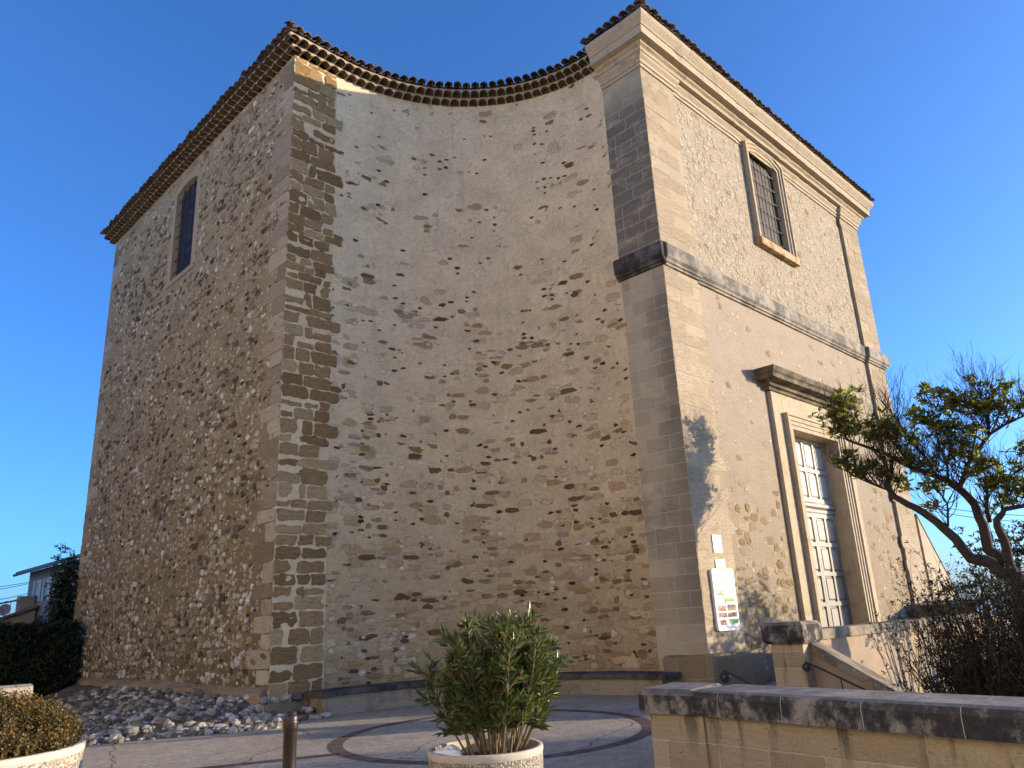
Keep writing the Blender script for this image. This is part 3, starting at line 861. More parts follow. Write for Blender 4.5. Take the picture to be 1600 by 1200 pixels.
hood = [(0, 4.99), (.12, 4.99), (.13, 5.06), (.20, 5.08), (.22, 5.16), (.42, 5.20), (.425, 5.30), (.47, 5.34), (.50, 5.42), (.50, 5.46), (0, 5.54)]
sweep(b, [(x0 - .02, YW + .02), (x0 - .02, YW - .02), (x1 + .02, YW - .02), (x1 + .02, YW + .02)], hood)
b.build('hood_cornice', M_hood, ds_)
# door leaves with raised panels
dr = thing('door', None, None); dr.parent = ch; dr.location = Vector((6.29, .4, -1.6)) - Vector(ch.location)
YD = YW + .34
def panelled(b, u0, u1, z0, z1, cols, rows, st=.10):
    # stiles and rails proud, raised fields inside
    cw = (u1 - u0 - st * (cols + 1)) / cols; rh = (z1 - z0 - st * (rows + 1)) / rows
    b.box(u0, u1, YD, YD + .05, z0, z1)
    for k in range(cols + 1):
        b.box(u0 + k * (cw + st), u0 + k * (cw + st) + st, YD - .045, YD, z0, z1)
    for j in range(rows + 1):
        zz0 = z0 + j * (rh + st)
        for k in range(cols):
            ua = u0 + st + k * (cw + st)
            b.box(ua, ua + cw, YD - .043, YD, zz0, zz0 + st)
    for j in range(rows):
        for k in range(cols):
            ua = u0 + st + k * (cw + st); za = z0 + st + j * (rh + st)
            i1, i2 = .035, .075
            o = [(ua + i1, za + i1), (ua + cw - i1, za + i1), (ua + cw - i1, za + rh - i1), (ua + i1, za + rh - i1)]
            q = [(ua + i2, za + i2), (ua + cw - i2, za + i2), (ua + cw - i2, za + rh - i2), (ua + i2, za + rh - i2)]
            vs_ = [(p[0], YD - .001, p[1]) for p in o] + [(p[0], YD - .034, p[1]) for p in q]
            b.mesh(vs_, [(4, 5, 6, 7)] + [(t_, (t_ + 1) % 4, 4 + (t_ + 1) % 4, 4 + t_) for t_ in range(4)])
mid = (DO[0] + DO[1]) / 2
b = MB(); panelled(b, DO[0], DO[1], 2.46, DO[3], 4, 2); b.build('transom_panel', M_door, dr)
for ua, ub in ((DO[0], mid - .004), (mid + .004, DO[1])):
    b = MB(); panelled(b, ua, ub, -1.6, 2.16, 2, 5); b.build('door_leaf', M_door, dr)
b = MB()
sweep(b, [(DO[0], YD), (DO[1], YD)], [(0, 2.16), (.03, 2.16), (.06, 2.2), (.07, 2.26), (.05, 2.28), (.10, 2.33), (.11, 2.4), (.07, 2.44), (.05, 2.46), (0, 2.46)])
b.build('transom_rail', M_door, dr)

# eaves: two rows of tile mouths in mortar (side wall and niche), then canal tiles all round
def run_line(p0, d, nrm, L):
    return lambda s, off: (Vector(p0) + Vector(d) * s + Vector(nrm) * off)
def run_arc(s, off):
    t = s / ARCL
    if t < 0:
        p, n_ = arcp(0, off); return p + Vector((s, 0, 0))
    if t > 1:
        p, n_ = arcp(1, off); return p + Vector((0, -(s - ARCL), 0))
    return arcp(t, off)[0]
def genoise(bm_, P, s0, s1, pitch, flip=False):
    rowsz = [(ZE, .02, .15), (ZE + .165, .15, .29)]
    for ri, (zb, o0, o1) in enumerate(rowsz):
        a0, a1 = s0(o1), s1(o1)
        n = max(1, round((a1 - a0) / pitch)); pt = (a1 - a0) / n
        shift = (ri % 2) * 0
        for k in range(n):
            sc = a0 + (k + .5) * pt
            r = pt * .44; hh = .098
            arc = [(sc - r * cos(pi * j / 8), zb + hh * sin(pi * j / 8) * (1 + .05 * mn.noise(Vector((sc, zb, 2))))) for j in range(9)]
            top = zb + .15
            jo = .012 * mn.noise(Vector((sc * 3, zb * 2, 7)))
            # mortar front with the arched mouth cut out
            L0, R0 = sc - pt / 2, sc + pt / 2
            def V(s_, z_, o=o1): 
                q = P(s_, o + (jo if o == o1 else 0)); return (q.x, q.y, z_)
            bm_.face([V(L0, zb), V(arc[0][0], zb), V(arc[0][0], top), V(L0, top)], 0)
            bm_.face([V(arc[-1][0], zb), V(R0, zb), V(R0, top), V(arc[-1][0], top)], 0)
            for (p, q), (u_, v_) in zip(arc, arc[1:]):
                bm_.face([V(p, q), V(u_, v_), V(u_, top), V(p, top)], 0)
            # tile lip standing 2 cm out of the mortar
            lip = [(sc - (r * .93) * cos(pi * j / 8), zb + (hh * .9) * sin(pi * j / 8)) for j in range(9)]
            i = len(bm_.v)
            vs_ = [V(p, q, o1 + .025) for p, q in arc] + [V(p, q, o1 + .025) for p, q in lip] + [V(p, q, o0 - .02) for p, q in lip] + [V(p, q) for p, q in arc]
            fs = []
            for j in range(8):
                fs.append((j, j + 1, 9 + j + 1, 9 + j)); fs.append((9 + j, 9 + j + 1, 18 + j + 1, 18 + j)); fs.append((j + 1, j, 27 + j, 27 + j + 1))
            bm_.mesh(vs_, fs, 1)
            # soffit feet and top ledge
            bm_.face([V(L0, zb), V(L0, zb, o0 - .02), V(lip[0][0], zb, o0 - .02), V(arc[0][0], zb)], 0)
            bm_.face([V(arc[-1][0], zb), V(lip[-1][0], zb, o0 - .02), V(R0, zb, o0 - .02), V(R0, zb)], 0)
            bm_.face([V(L0, top), V(R0, top), V(R0, top + .012, 0), V(L0, top + .012, 0)], 0)
            bm_.face([V(lip[0][0], zb, o0 - .02), V(lip[-1][0], zb, o0 - .02), V(lip[-1][0], top, o0 - .02), V(lip[0][0], top, o0 - .02)], 1)
P_side = lambda s, off: Vector((BX - off, BY + LL - s, 0))
b = MB()
genoise(b, P_side, lambda o: -o, lambda o: LL + o, .25)
genoise(b, run_arc, lambda o: -PW - o, lambda o: ARCL + .02, .25)
gn = fix(b.build('eaves_moulding', [M_genmort, M_gentile], ch))
gn['label'] = 'two rows of open tile mouths under the eaves'
rt = random.Random(5)
def tiles(b, P, s0, s1, off, zt, pitch, rise=.26, back_=1.1, c0=None, c1=None):
    n = round((s1 - s0) / pitch); pt = (s1 - s0) / n
    for k in range(n + 1):
        s = s0 + k * pt
        for kind in (0, 1):
            if kind == 1 and k == n: break
            sc = s + (pt / 2 if kind else 0) + rt.uniform(-.012, .012)
            back = back_
            if c0 is not None: back = min(back, sc - c0 + off + .12)
            if c1 is not None: back = min(back, c1 - sc + off + .12)
            if back < .12: continue
            o_front = off + (rt.uniform(-.02, .035) if kind == 0 else -.07 + rt.uniform(-.02, .02))
            r = pt * .43 if kind == 0 else pt * .40
            dz = rt.uniform(-.008, .015)
            tw = rt.uniform(-.03, .03)
            rowsv = []
            ns = 7
            for oo, tt in ((o_front, 0), (o_front - back, back)):
                rr_ = r * (1 - .08 * (tt > 0))
                for th in (0, .018):
                    rw = []
                    for j in range(ns + 1):
                        a = pi * j / ns
                        if kind == 0: ds__, dz__ = -(rr_ - th) * cos(a), (rr_ - th) * sin(a) * .82
                        else: ds__, dz__ = -(rr_ - th) * cos(a), -(rr_ - th) * sin(a) * .6 + .05
                        q = P(sc + ds__ + tw * tt, oo)
                        rw.append((q.x, q.y, zt + dz + tt * rise + dz__ + (0.02 if kind == 0 else -.02)))
                    rowsv.append(rw)
            n1 = ns + 1
            vs_ = [q for r_ in rowsv for q in r_]
            fs = []
            for j in range(ns):
                fs.append((j, j + 1, n1 + j + 1, n1 + j))                       # front rim
                fs.append((2 * n1 + j, j, j + 1, 2 * n1 + j + 1)[::-1])           # outer
                fs.append((n1 + j, n1 + j + 1, 3 * n1 + j + 1, 3 * n1 + j))       # inner
            b.mesh(vs_, fs, 0)
b = MB()
TZ = ZE + .355
tiles(b, P_side, -.36, LL + .36, .40, TZ, .25, c0=0, c1=LL)
tiles(b, run_arc, -PW - .36, ARCL - .1, .40, TZ, .25, c0=-PW)
P_pier = lambda s, off: Vector((-off, PD - s, 0))
P_front = lambda s, off: Vector((s, -off, 0))
tiles(b, P_pier, .0, PD + .5, .60, 13.40, .24, c1=PD)
tiles(b, P_front, -.5, W + .55, .60, 13.40, .24, c0=0, c1=W)
rf_t = fix(b.build('eaves_tile', M_tile, ch))
# roof planes behind the tile edge
b = MB()
ring = [(BX - .3, BY + LL + .3), (BX - .3, BY - .3)] + [tuple(arcp(k / 16, .3)[0][:2]) for k in range(17)] + [(-.45, -.45), (W + .45, -.45), (W + .45, BY + LL + .3)]
apex = (3.6, 9., 15.4)
def zr(p): return TZ - .04
for k in range(len(ring)):
    p, q = ring[k], ring[(k + 1) % len(ring)]
    b.face([(p[0], p[1], zr(p)), (q[0], q[1], zr(q)), apex])
b.build('roof', M_tile, ch)
b = MB()
b.face([(p[0], p[1], TZ - .05) for p in reversed(ring)])
b.build('roof_deck', M_genmort, ch)
# ------------------------------------------------------------------ bench round the niche
M_bench = lichen('bench_stone', (.30, .25, .18), (.10, .088, .07), .45, .75)
M_slab = lichen('bench_slab_stone', (.11, .105, .10), (.035, .034, .035), .35, .65)
bt = thing('stone_bench', 'long curved stone bench with a black slab seat along the foot of the niche', 'bench', (-2, 3, -1.6))
def arc_solid(b, a0, a1, i0, i1, z0, z1, n, m=0, zf=None):
    # i0 inner offset from the wall, i1 outer offset
    pts = []
    for k in range(n + 1):
        t_ = a0 + (a1 - a0) * k / n
        p = run_arc(t_ * ARCL, i1); q = run_arc(t_ * ARCL, i0)
        pts.append((p, q))
    for k in range(n):
        (p0, q0), (p1, q1) = pts[k], pts[k + 1]
        zl0 = z0 if z0 is not None else ZB; 
        b.face([(p0.x, p0.y, zl0), (p1.x, p1.y, zl0), (p1.x, p1.y, z1), (p0.x, p0.y, z1)], m, [(k * .3, zl0), ((k + 1) * .3, zl0), ((k + 1) * .3, z1), (k * .3, z1)])
        b.face([(p0.x, p0.y, z1), (p1.x, p1.y, z1), (q1.x, q1.y, z1), (q0.x, q0.y, z1)], m)
        b.face([(p1.x, p1.y, zl0), (p0.x, p0.y, zl0), (q0.x, q0.y, zl0), (q1.x, q1.y, zl0)], m)
    for (p, q), fl_ in ((pts[0], 1), (pts[-1], 0)):
        f_ = [(q.x, q.y, zl0), (p.x, p.y, zl0), (p.x, p.y, z1), (q.x, q.y, z1)]
        b.face(f_ if fl_ else f_[::-1], m)
b = MB()
arc_solid(b, -.045, 1.06, -.02, .56, ZB, -1.25, 44)
b.build('base', M_bench, bt, weld=True)
b = MB()
cuts = [-.06, .1, .22, .36, .50, .63, .78, .92, 1.08]
for c0_, c1_ in zip(cuts, cuts[1:]):
    arc_solid(b, c0_ + .0006, c1_ - .0006, -.02, .64, -1.25, -1.155, 6)
b.build('seat', M_slab, bt, weld=True, bevel=.012)

# ------------------------------------------------------------------ plates on the pier
M_white = plain('white_enamel', (.80, .79, .76), .35, .03, 3, 0, .5)
def flat(name, col, rough=.5): return plain(name, col, rough, .05, 3, 0)
t = thing('notice_plate', 'small white plate with a pale pink diamond, uppermost on the pier', 'notice', (.75, -.02, 1.2))
b = MB(); b.box(.59, .91, -.026, -.006, 1.02, 1.37); b.build('plate', M_white, t, bevel=.006)
b = MB(); b.mesh([(.75 + dx, -.028, 1.2 + dz) for dx, dz in ((0, -.085), (.065, 0), (0, .085), (-.065, 0))], [(0, 1, 2, 3)])
b.build('emblem', flat('pale_pink', (.78, .62, .56)), t)
t = thing('notice_plate', 'small pale green plate between the white plate and the big panel', 'notice', (.78, -.02, .8))
b = MB(); b.box(.60, .95, -.026, -.006, .725, .89); b.build('plate', flat('pale_green_plate', (.70, .76, .68)), t, bevel=.005)
b = MB(); b.mesh([(.65, -.028, .745), (.93, -.028, .745), (.93, -.028, .775), (.65, -.028, .775)], [(0, 1, 2, 3)])
b.build('stripe', flat('soft_green', (.45, .66, .45)), t)
t = thing('information_panel', 'tall white information panel with photographs and green bands', 'information panel', (.75, -.03, .1))
b = MB()
pts = []
x0, x1, z0, z1, r = .345, 1.15, -.46, .70, .06
for cx, cz, a0 in ((x1 - r, z0 + r, -90), (x1 - r, z1 - r, 0), (x0 + r, z1 - r, 90), (x0 + r, z0 + r, 180)):
    for k in range(5):
        a = radians(a0 + 22.5 * k); pts.append((cx + r * cos(a), cz + r * sin(a)))
n = len(pts)
b.mesh([(p[0], -.065, p[1]) for p in pts] + [(p[0], -.006, p[1]) for p in pts], [tuple(range(n))] + [((k + 1) % n, k, n + k, n + (k + 1) % n) for k in range(n)])
b.build('board', M_white, t)
cols_ = {'g': (.06, .24, .06), 'lg': (.20, .34, .10), 'p': (.36, .12, .09), 'br': (.11, .045, .03), 'tn': (.24, .12, .08), 'dk': (.04, .03, .028), 'gy': (.22, .22, .21)}
cm = {k: flat('print_' + n_, cols_[k]) for k, n_ in (('g', 'green'), ('lg', 'lime'), ('p', 'pink'), ('br', 'brown'), ('tn', 'tan'), ('dk', 'dark'), ('gy', 'grey'))}
def pic(name, rects):
    b = MB(); ks = []
    for (a, c, d, e, k) in rects:
        if k not in ks: ks.append(k)
        X0, X1 = x0 + (x1 - x0) * a, x0 + (x1 - x0) * c; Z0, Z1 = z1 - (z1 - z0) * e, z1 - (z1 - z0) * d
        yy = -.0665 - .0004 * ks.index(k) - .00002 * len(b.f)
        b.face([(X0, yy, Z0), (X1, yy, Z0), (X1, yy, Z1), (X0, yy, Z1)], ks.index(k))
    b.build(name, [cm[k] for k in ks], t)
rp = random.Random(3)
# printed map strip
rects = []
for k in range(34):
    a = rp.uniform(.07, .36); d = rp.uniform(.05, .40)
    rects.append((a, a + rp.uniform(.03, .10), d, d + rp.uniform(.01, .03), rp.choice(('p', 'p', 'lg', 'g', 'tn') if d > .12 else ('lg', 'g'))))
rects.append((.1, .46, .40, .435, 'g')); rects.append((.4, .86, .47, .50, 'lg')); rects.append((.48, .9, .50, .545, 'g'))
pic('map_print', rects)
for (a, c, d, e) in ((.07, .46, .60, .69), (.50, .93, .585, .69), (.07, .46, .71, .79), (.50, .93, .71, .79), (.1, .4, .83, .91)):
    rects = [(a, c, d, e, 'tn')]
    for k in range(22):
        aa = rp.uniform(a, c - .06); dd = rp.uniform(d, e - .02)
        rects.append((aa, aa + rp.uniform(.03, .06), dd, dd + .02, rp.choice(('br', 'p', 'dk', 'gy'))))
    pic('photograph', rects)
pic('green_band', [(.52, .94, .82, .90, 'g'), (.55, .92, .905, .915, 'lg')])
pic('photo_caption', [(.52 - .12, .5, .50, .58, 'p')])

# ------------------------------------------------------------------ low walls, stair, handrails
def drips(g, c):
    z = g.n('SeparateXYZ', {0: g.obj}).outputs[2]
    return c
def wall_stone(name):
    g, col, h = ashlar(name, (.32, .25, .15), (.46, .375, .25), (.52, .47, .37), .72, .26, .008, rag=.012)
    v = g.uv
    dn = g.step(g.noise(g.map(v, (3.2, .35, 1)), 1.6, 4, .6), .50, .64)
    zz_ = g.n('SeparateXYZ', {0: v}).outputs[1]
    dn = g.m('MULTIPLY', dn, g.step(zz_, -1.55, -1.0))
    col = g.mix(g.m('MULTIPLY', dn, .75), col, (.06, .052, .045))
    return g.out(col, h)
M_wallst = wall_stone('boundary_wall_stone')
# coping: pale weathered top, sooty black face
g = G('coping_stone', .93, .12)
v = g.obj
n = g.noise(v, 3.2, 6, .7); n2 = g.noise(v, 34, 4, .7); n4 = g.noise(g.map(v, (1, 1, .3)), 9, 4)
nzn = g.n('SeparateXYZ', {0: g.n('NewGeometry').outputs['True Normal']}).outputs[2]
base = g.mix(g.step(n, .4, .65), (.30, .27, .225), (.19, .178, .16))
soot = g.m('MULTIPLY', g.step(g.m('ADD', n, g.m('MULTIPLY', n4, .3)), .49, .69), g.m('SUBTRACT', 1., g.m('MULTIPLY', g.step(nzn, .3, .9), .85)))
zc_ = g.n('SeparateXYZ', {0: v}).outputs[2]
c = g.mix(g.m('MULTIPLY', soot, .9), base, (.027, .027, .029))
f = g.n('MapRange', {0: n2, 1: .25, 2: .75, 3: .72, 4: 1.25}).outputs[0]
c = g.mix(1., c, g.n('CombineXYZ', {0: f, 1: f, 2: f}).outputs[0], 'MULTIPLY')
M_coping = g.out(c, g.m('ADD', g.m('MULTIPLY', n2, .008), g.m('MULTIPLY', n, .015)))
M_palecop = lichen('pale_coping_stone', (.30, .25, .18), (.12, .105, .085), .40, .66)
M_joint = plain('lime_joint', (.50, .46, .38), .95, .15, 20, .004)

fw = thing('parapet_wall', 'low stone wall with soot-blackened coping in the right foreground', 'wall', (-6, -4, -1.6))
ZT = -.80; CT = .24
pA, pB = Vector((-6.05, -2.87, 0)), Vector((-6.0, -3.52, 0))
dirw = Vector((-.137, -.99, 0)).normalized(); nin = Vector((.99, -.137, 0)).normalized()
pC = pB + dirw * 7.5
TH = .76
# end block
b = MB()
b.prism([(-5.98, -2.95), (-5.955, -3.58), (-5.955 + .62, -3.52), (-5.36, -2.95)][::1], ZB, ZT - CT)
q0 = pB + nin * .09 - dirw * .0; q1 = pC + nin * .09
poly = [q0, q1, q1 + nin * .58, q0 + nin * .58]
b.prism([(p.x, p.y) for p in poly], ZB - 1.2, ZT - CT + .001)
fix(b.build('wall_body', M_wallst, fw))
def coping_block(b, poly, z0, z1, ch_=.05):
    # top edge chamfered all round
    n = len(poly)
    c = Vector((sum(p[0] for p in poly) / n, sum(p[1] for p in poly) / n))
    ins = []
    for k in range(n):
        p = Vector(poly[k][:2]); a = Vector(poly[k - 1][:2]); d = Vector(poly[(k + 1) % n][:2])
        e1 = (p - a).normalized(); e2 = (d - p).normalized()
        ins.append(p + (e2 - e1).normalized() * ch_ * 1.2)
    vs_ = [(p[0], p[1], z0) for p in poly] + [(p[0], p[1], z1 - ch_) for p in poly] + [(p.x, p.y, z1) for p in ins]
    fs = [tuple(range(n - 1, -1, -1)), tuple(2 * n + k for k in range(n))]
    for k in range(n):
        k1 = (k + 1) % n
        fs += [(k, k1, n + k1, n + k), (n + k, n + k1, 2 * n + k1, 2 * n + k)]
    b.mesh(vs_, fs)
def coping_run(b, bj, a, d, nv, lens, th, z0, z1, ch_=.07, zs=None):
    s = 0.
    for L in lens:
        r0, r1 = a + d * (s + .004), a + d * (s + L - .004)
        z0l = z0 if zs is None else None
        # cross-section with both top arris rounded, extruded along the run
        prof = [(0, z0), (0, z1 - ch_), (ch_ * .35, z1 - ch_ * .25), (ch_ * 1.1, z1), (th - ch_ * 1.1, z1), (th - ch_ * .35, z1 - ch_ * .25), (th, z1 - ch_), (th, z0)]
        jz = .004 * mn.noise(Vector((s * 3, z1, 1)))
        n = len(prof); vs_ = []
        for q in (r0, r1):
            for o, z in prof:
                p = q + nv * o; vs_.append((p.x, p.y, z + jz))
        fs = [tuple(range(n)), tuple(range(2 * n - 1, n - 1, -1))] + [(k, n + k, n + (k + 1) % n, (k + 1) % n) for k in range(n)]
        b.mesh(vs_, fs)
        s += L
        if bj is not None:
            g0, g1 = a + d * (s - .006), a + d * (s + .006)
            vs_ = []
            for q in (g0, g1):
                for o, z in prof:
                    o2 = min(max(o, .003), th - .003); p = q + nv * o2; vs_.append((p.x, p.y, (z - .003) if z > z0 else z))
            bj.mesh(vs_, fs)
b = MB(); bj = MB()
coping_block(b, [(-6.05, -2.87), (-6.0, -3.52), (-6.0 + .75, -3.46), (-5.27, -2.78)], ZT - CT, ZT, .06)
coping_run(b, bj, pB, dirw, nin, [.30, .72, .78, .80, .80, .82, .8, .8, .8], TH, ZT - CT + .003, ZT - .002)
fix(b.build('coping', M_coping, fw, smooth=False))
fix(bj.build('coping_joint', M_joint, fw))

sw = thing('stair_parapet', 'sunlit stone pillar with sloping stair wall and parapet in front of the door', 'wall', (0, -2.2, -1.6))
M_rend = plain('beige_render', (.34, .265, .19), .95, .16, 5, .008)
M_pil = wall_stone('pillar_stone')
b = MB(); b.box(-.44, .06, -2.06, -1.50, -2.9, -.60)
b.build('pillar', M_pil, sw, bevel=.01)
b = MB(); coping_block(b, [(-.56, -2.16), (.14, -2.16), (.14, -1.42), (-.56, -1.42)], -.60, -.31, .05)
b.mesh([(-.50, -2.11, -.66), (.10, -2.11, -.66), (.10, -1.47, -.66), (-.50, -1.47, -.66), (-.56, -2.16, -.60), (.14, -2.16, -.60), (.14, -1.42, -.60), (-.56, -1.42, -.60)], [(3, 2, 1, 0), (0, 1, 5, 4), (1, 2, 6, 5), (2, 3, 7, 6), (3, 0, 4, 7)])
b.build('pillar_cap', M_coping, sw)
# parapet beyond the pillar
pp0, pp1 = Vector((.06, -2.02, 0)), Vector((9.5, -2.5, 0))
dd_ = (pp1 - pp0).normalized(); nr_ = Vector((-dd_.y, dd_.x, 0))
b = MB()
poly = [pp0, pp1, pp1 + nr_ * .32, pp0 + nr_ * .32]
b.prism([(p.x, p.y) for p in poly], -2.95, -.63)
b.build('parapet', M_rend, sw)
b = MB()
coping_run(b, None, pp0 - nr_ * .05 + dd_ * .01, dd_, nr_, [1.3, 1.5, 1.2, 1.6, 1.4, 1.3, 1.1], .42, -.63, -.46, .03)
fix(b.build('parapet_coping', M_palecop, sw))
# sloping wall down the stair
b = MB()
ya, yb = -2.06, -5.0
def zsl(y): return -.66 + (y + 2.06) * .575
b.prism([(-.16, yb), (.16, yb), (.16, ya), (-.16, ya)], -2.95, lambda k: zsl(yb if k < 2 else ya) - .16)
b.build('sloping_wall', M_rend, sw)
b = MB()
yy = ya
for L in (.95, .95, 1.04):
    y2 = yy - L
    prof = [(-.21, -.16), (-.21, -.03), (-.18, 0), (.18, 0), (.21, -.03), (.21, -.16)]
    n = 6
    vs_ = [(o, y_, zsl(y_) + dz + .012) for y_ in (yy - .004, y2 + .004) for o, dz in prof]
    b.mesh(vs_, [tuple(range(n)), tuple(range(2 * n - 1, n - 1, -1))] + [(k, n + k, n + (k + 1) % n, (k + 1) % n) for k in range(n)])
    yy = y2
fix(b.build('sloping_coping', M_palecop, sw))
b = MB()
for k in range(8):
    b.box(-5.56, -.2, -3.502 - .36 * (k + 1), -3.502 - .36 * k, -2.9, -1.58 - .165 * (k + .5))
tag(b.build('stair', M_wallst), 'stone steps going down to the garden', kind='structure')
def handrail(x, y0, y1, z0, label, flip=1):
    t = thing('handrail', label, 'handrail', (x, y0, z0 - .9))
    b = MB()
    sl = (y0 - y1)
    pts = []
    # scroll at the upper end
    cy, cz, r0 = y0 + .03, z0 - .06, .075
    for k in range(26):
        a = radians(90 + 26 * (25 - k)); r = r0 * (.25 + .75 * k / 25)
        pts.append((x, cy + r * cos(a) * flip, cz + r * sin(a)))
    for k in range(1, 9):
        f_ = k / 8; pts.append((x, y0 - (y0 - y1) * f_, z0 + .015 - .46 * (y0 - y1) * f_))
    b.tube(pts, .016, 8)
    b.build('rail', M_iron, t, smooth=True)
    for f_ in (.25, .75):
        b = MB(); yq = y0 - (y0 - y1) * f_; zq = z0 + .015 - .46 * (y0 - y1) * f_
        b.tube([(x, yq, zq), (x, yq, zq - .85)], .012, 6); b.build('post', M_iron, t)
handrail(-.55, -2.15, -4.2, -.95, 'black wrought iron handrail with a scroll against the stone pillar')
handrail(-4.0, -2.72, -4.5, -.80, 'black wrought iron handrail with its scroll just showing over the front coping')

# ------------------------------------------------------------------ bollard
t = thing('bollard', 'slim brown metal bollard standing on the square', 'bollard', (-10.41, -3.39, zg(-10.4)))
M_bol = plain('brown_bollard_paint', (.019, .010, .007), .42, .25, 8, .001, .5)
bz = zg(-10.4)
b = MB(); b.lathe([(0.0, 1.02), (.030, 1.02), (.036, 1.012), (.038, 1.0), (.046, .995), (.048, .985), (.048, .925), (.045, .915), (.042, .91), (.0415, -.10), (.055, -.10), (.055, -.15)], (-10.41, -3.39, bz + .13), 28)
b.build('post', M_bol, t, smooth=True)
b = MB(); b.lathe([(.049, .962), (.0505, .955), (.049, .948)], (-10.41, -3.39, bz + .13), 28)
b.build('collar', M_bol, t, smooth=True)

# ------------------------------------------------------------------ planters and shrubs
g = G('exposed_aggregate', .9, .15)
v = g.obj
vo = g.n('TexVoronoi', {'Vector': v, 'Scale': 75.})
r_ = g.n('SeparateColor', {0: vo.outputs['Color']}).outputs[0]
c = g.ramp(r_, [(0, (.16, .13, .10)), (.4, (.30, .25, .19)), (.8, (.42, .37, .29)), (1, (.52, .49, .44))])
c = g.mix(g.m('MULTIPLY', g.step(vo.outputs['Distance'], .45, .8), .8), c, (.20, .17, .13))
M_agg = g.out(c, g.m('MULTIPLY', vo.outputs['Distance'], -.009))
M_rim = plain('planter_rim_concrete', (.44, .39, .32), .85, .15, 18, .003)
M_potsoil = plain('potting_soil', (.05, .038, .028), 1, .4, 25, .02)
def planter(x, y, zr_, r, label):
    z0 = zg(x)
    t = thing('planter', label, 'planter', (x, y, z0))
    h_ = zr_ - z0
    b = MB(); b.lathe([(r * .93, -.02), (r * .95, .02), (r * .99, h_ - .05), (r * .99, h_ - .045)], (x, y, z0), 72); b.build('bowl', M_agg, t, smooth=True)
    b = MB(); b.lathe([(r * .99, h_ - .047), (r, h_ - .03), (r * .998, h_ - .006), (r * .985, h_), (r * .90, h_), (r * .885, h_ - .01), (r * .88, h_ - .12)], (x, y, z0), 72); b.build('rim', M_rim, t, smooth=True)
    b = MB()
    n = 32
    vs_ = [(x, y, z0 + h_ - .07)] + [(x + r * .9 * cos(2 * pi * k / n), y + r * .9 * sin(2 * pi * k / n), z0 + h_ - .09) for k in range(n)]
    b.mesh(vs_, [(0, 1 + k, 1 + (k + 1) % n) for k in range(n)]); b.build('soil', M_potsoil, t)
    return t
OP = (-9.06, -3.75); OZ = -.88
planter(OP[0], OP[1], OZ, .415, 'round pebbled concrete planter under the oleander')
BP = (-11.93, -2.30); BZ = -.62
planter(BP[0], BP[1], BZ, .62, 'round pebbled concrete planter under the clipped box bush')
rl = random.Random(21)
M_bark = plain('grey_brown_bark', (.05, .04, .03), .9, .35, 25, .008)
M_stem = plain('oleander_stem', (.17, .13, .085), .8, .25, 25, .003)
M_ole = leafmat('oleander_leaf', [(0, (.022, .038, .012)), (.3, (.045, .07, .020)), (.6, (.09, .11, .026)), (.85, (.16, .17, .042)), (.97, (.14, .15, .05)), (.975, (.20, .10, .045)), (1, (.25, .12, .06))], .38, .18, .5)
t = thing('oleander', 'bushy green oleander with narrow upright leaves in the round planter', 'shrub', (OP[0], OP[1], OZ))
bs = MB(); bl = MB()
for k in range(62):
    a = rl.uniform(0, 2 * pi); rr0 = .20 * sqrt(rl.random())
    p = Vector((OP[0] + .05 + rr0 * cos(a), OP[1] - .05 + rr0 * sin(a), OZ - .08))
    lean = rl.uniform(.03, .33) * (.35 + rr0 * 2.6)
    hgt = rl.uniform(.50, .90) * (1.06 - .5 * lean)
    tip = p + Vector((cos(a) * lean * 1.15, sin(a) * lean * 1.15, hgt))
    ctrl = p + (tip - p) * .5 + Vector((cos(a), sin(a), 0)) * .05
    pts = [p * (1 - s) ** 2 + ctrl * 2 * s * (1 - s) + tip * s * s for s in [j / 6 for j in range(7)]]
    bs.tube(pts, [.009 * (1 - .1 * j) for j in range(7)], 5)
    def whorl(q, dirv, n, ln, sp):
        for j in range(n):
            aa = 2 * pi * j / n + rl.uniform(-.5, .5)
            side = dirv.orthogonal().normalized(); side.rotate(Matrix.Rotation(aa, 3, dirv))
            d = (dirv * rl.uniform(.5, 1.3) + side * sp).normalized()
            bl.leaf(q, d, side.cross(dirv) + side * .2 + Vector((0, 0, .5)), ln * rl.uniform(.7, 1.2), .019 * rl.uniform(.8, 1.25), 0, .2)
    for j in range(2, 7):
        dirv = (pts[j] - pts[j - 1]).normalized()
        f_ = j / 6
        for q_ in range(3):
            q = pts[j - 1].lerp(pts[j], q_ / 3)
            if f_ > .35: whorl(q, dirv, 4, .105, .7)
        # side shoots
        if f_ > .3:
            for q_ in range(2):
                aa = rl.uniform(0, 2 * pi); sd = dirv.orthogonal().normalized(); sd.rotate(Matrix.Rotation(aa, 3, dirv))
                e = pts[j] + (dirv * .7 + sd * .7).normalized() * rl.uniform(.05, .13)
                bs.tube([pts[j], e], [.005, .003], 4)
                for w_ in range(3): whorl(pts[j].lerp(e, .4 + .3 * w_), (e - pts[j]).normalized(), 4, .095, .7)
    whorl(tip, (tip - ctrl).normalized(), 7, .11, .45)
bs.build('stem', M_stem, t); bl.build('foliage', M_ole, t)
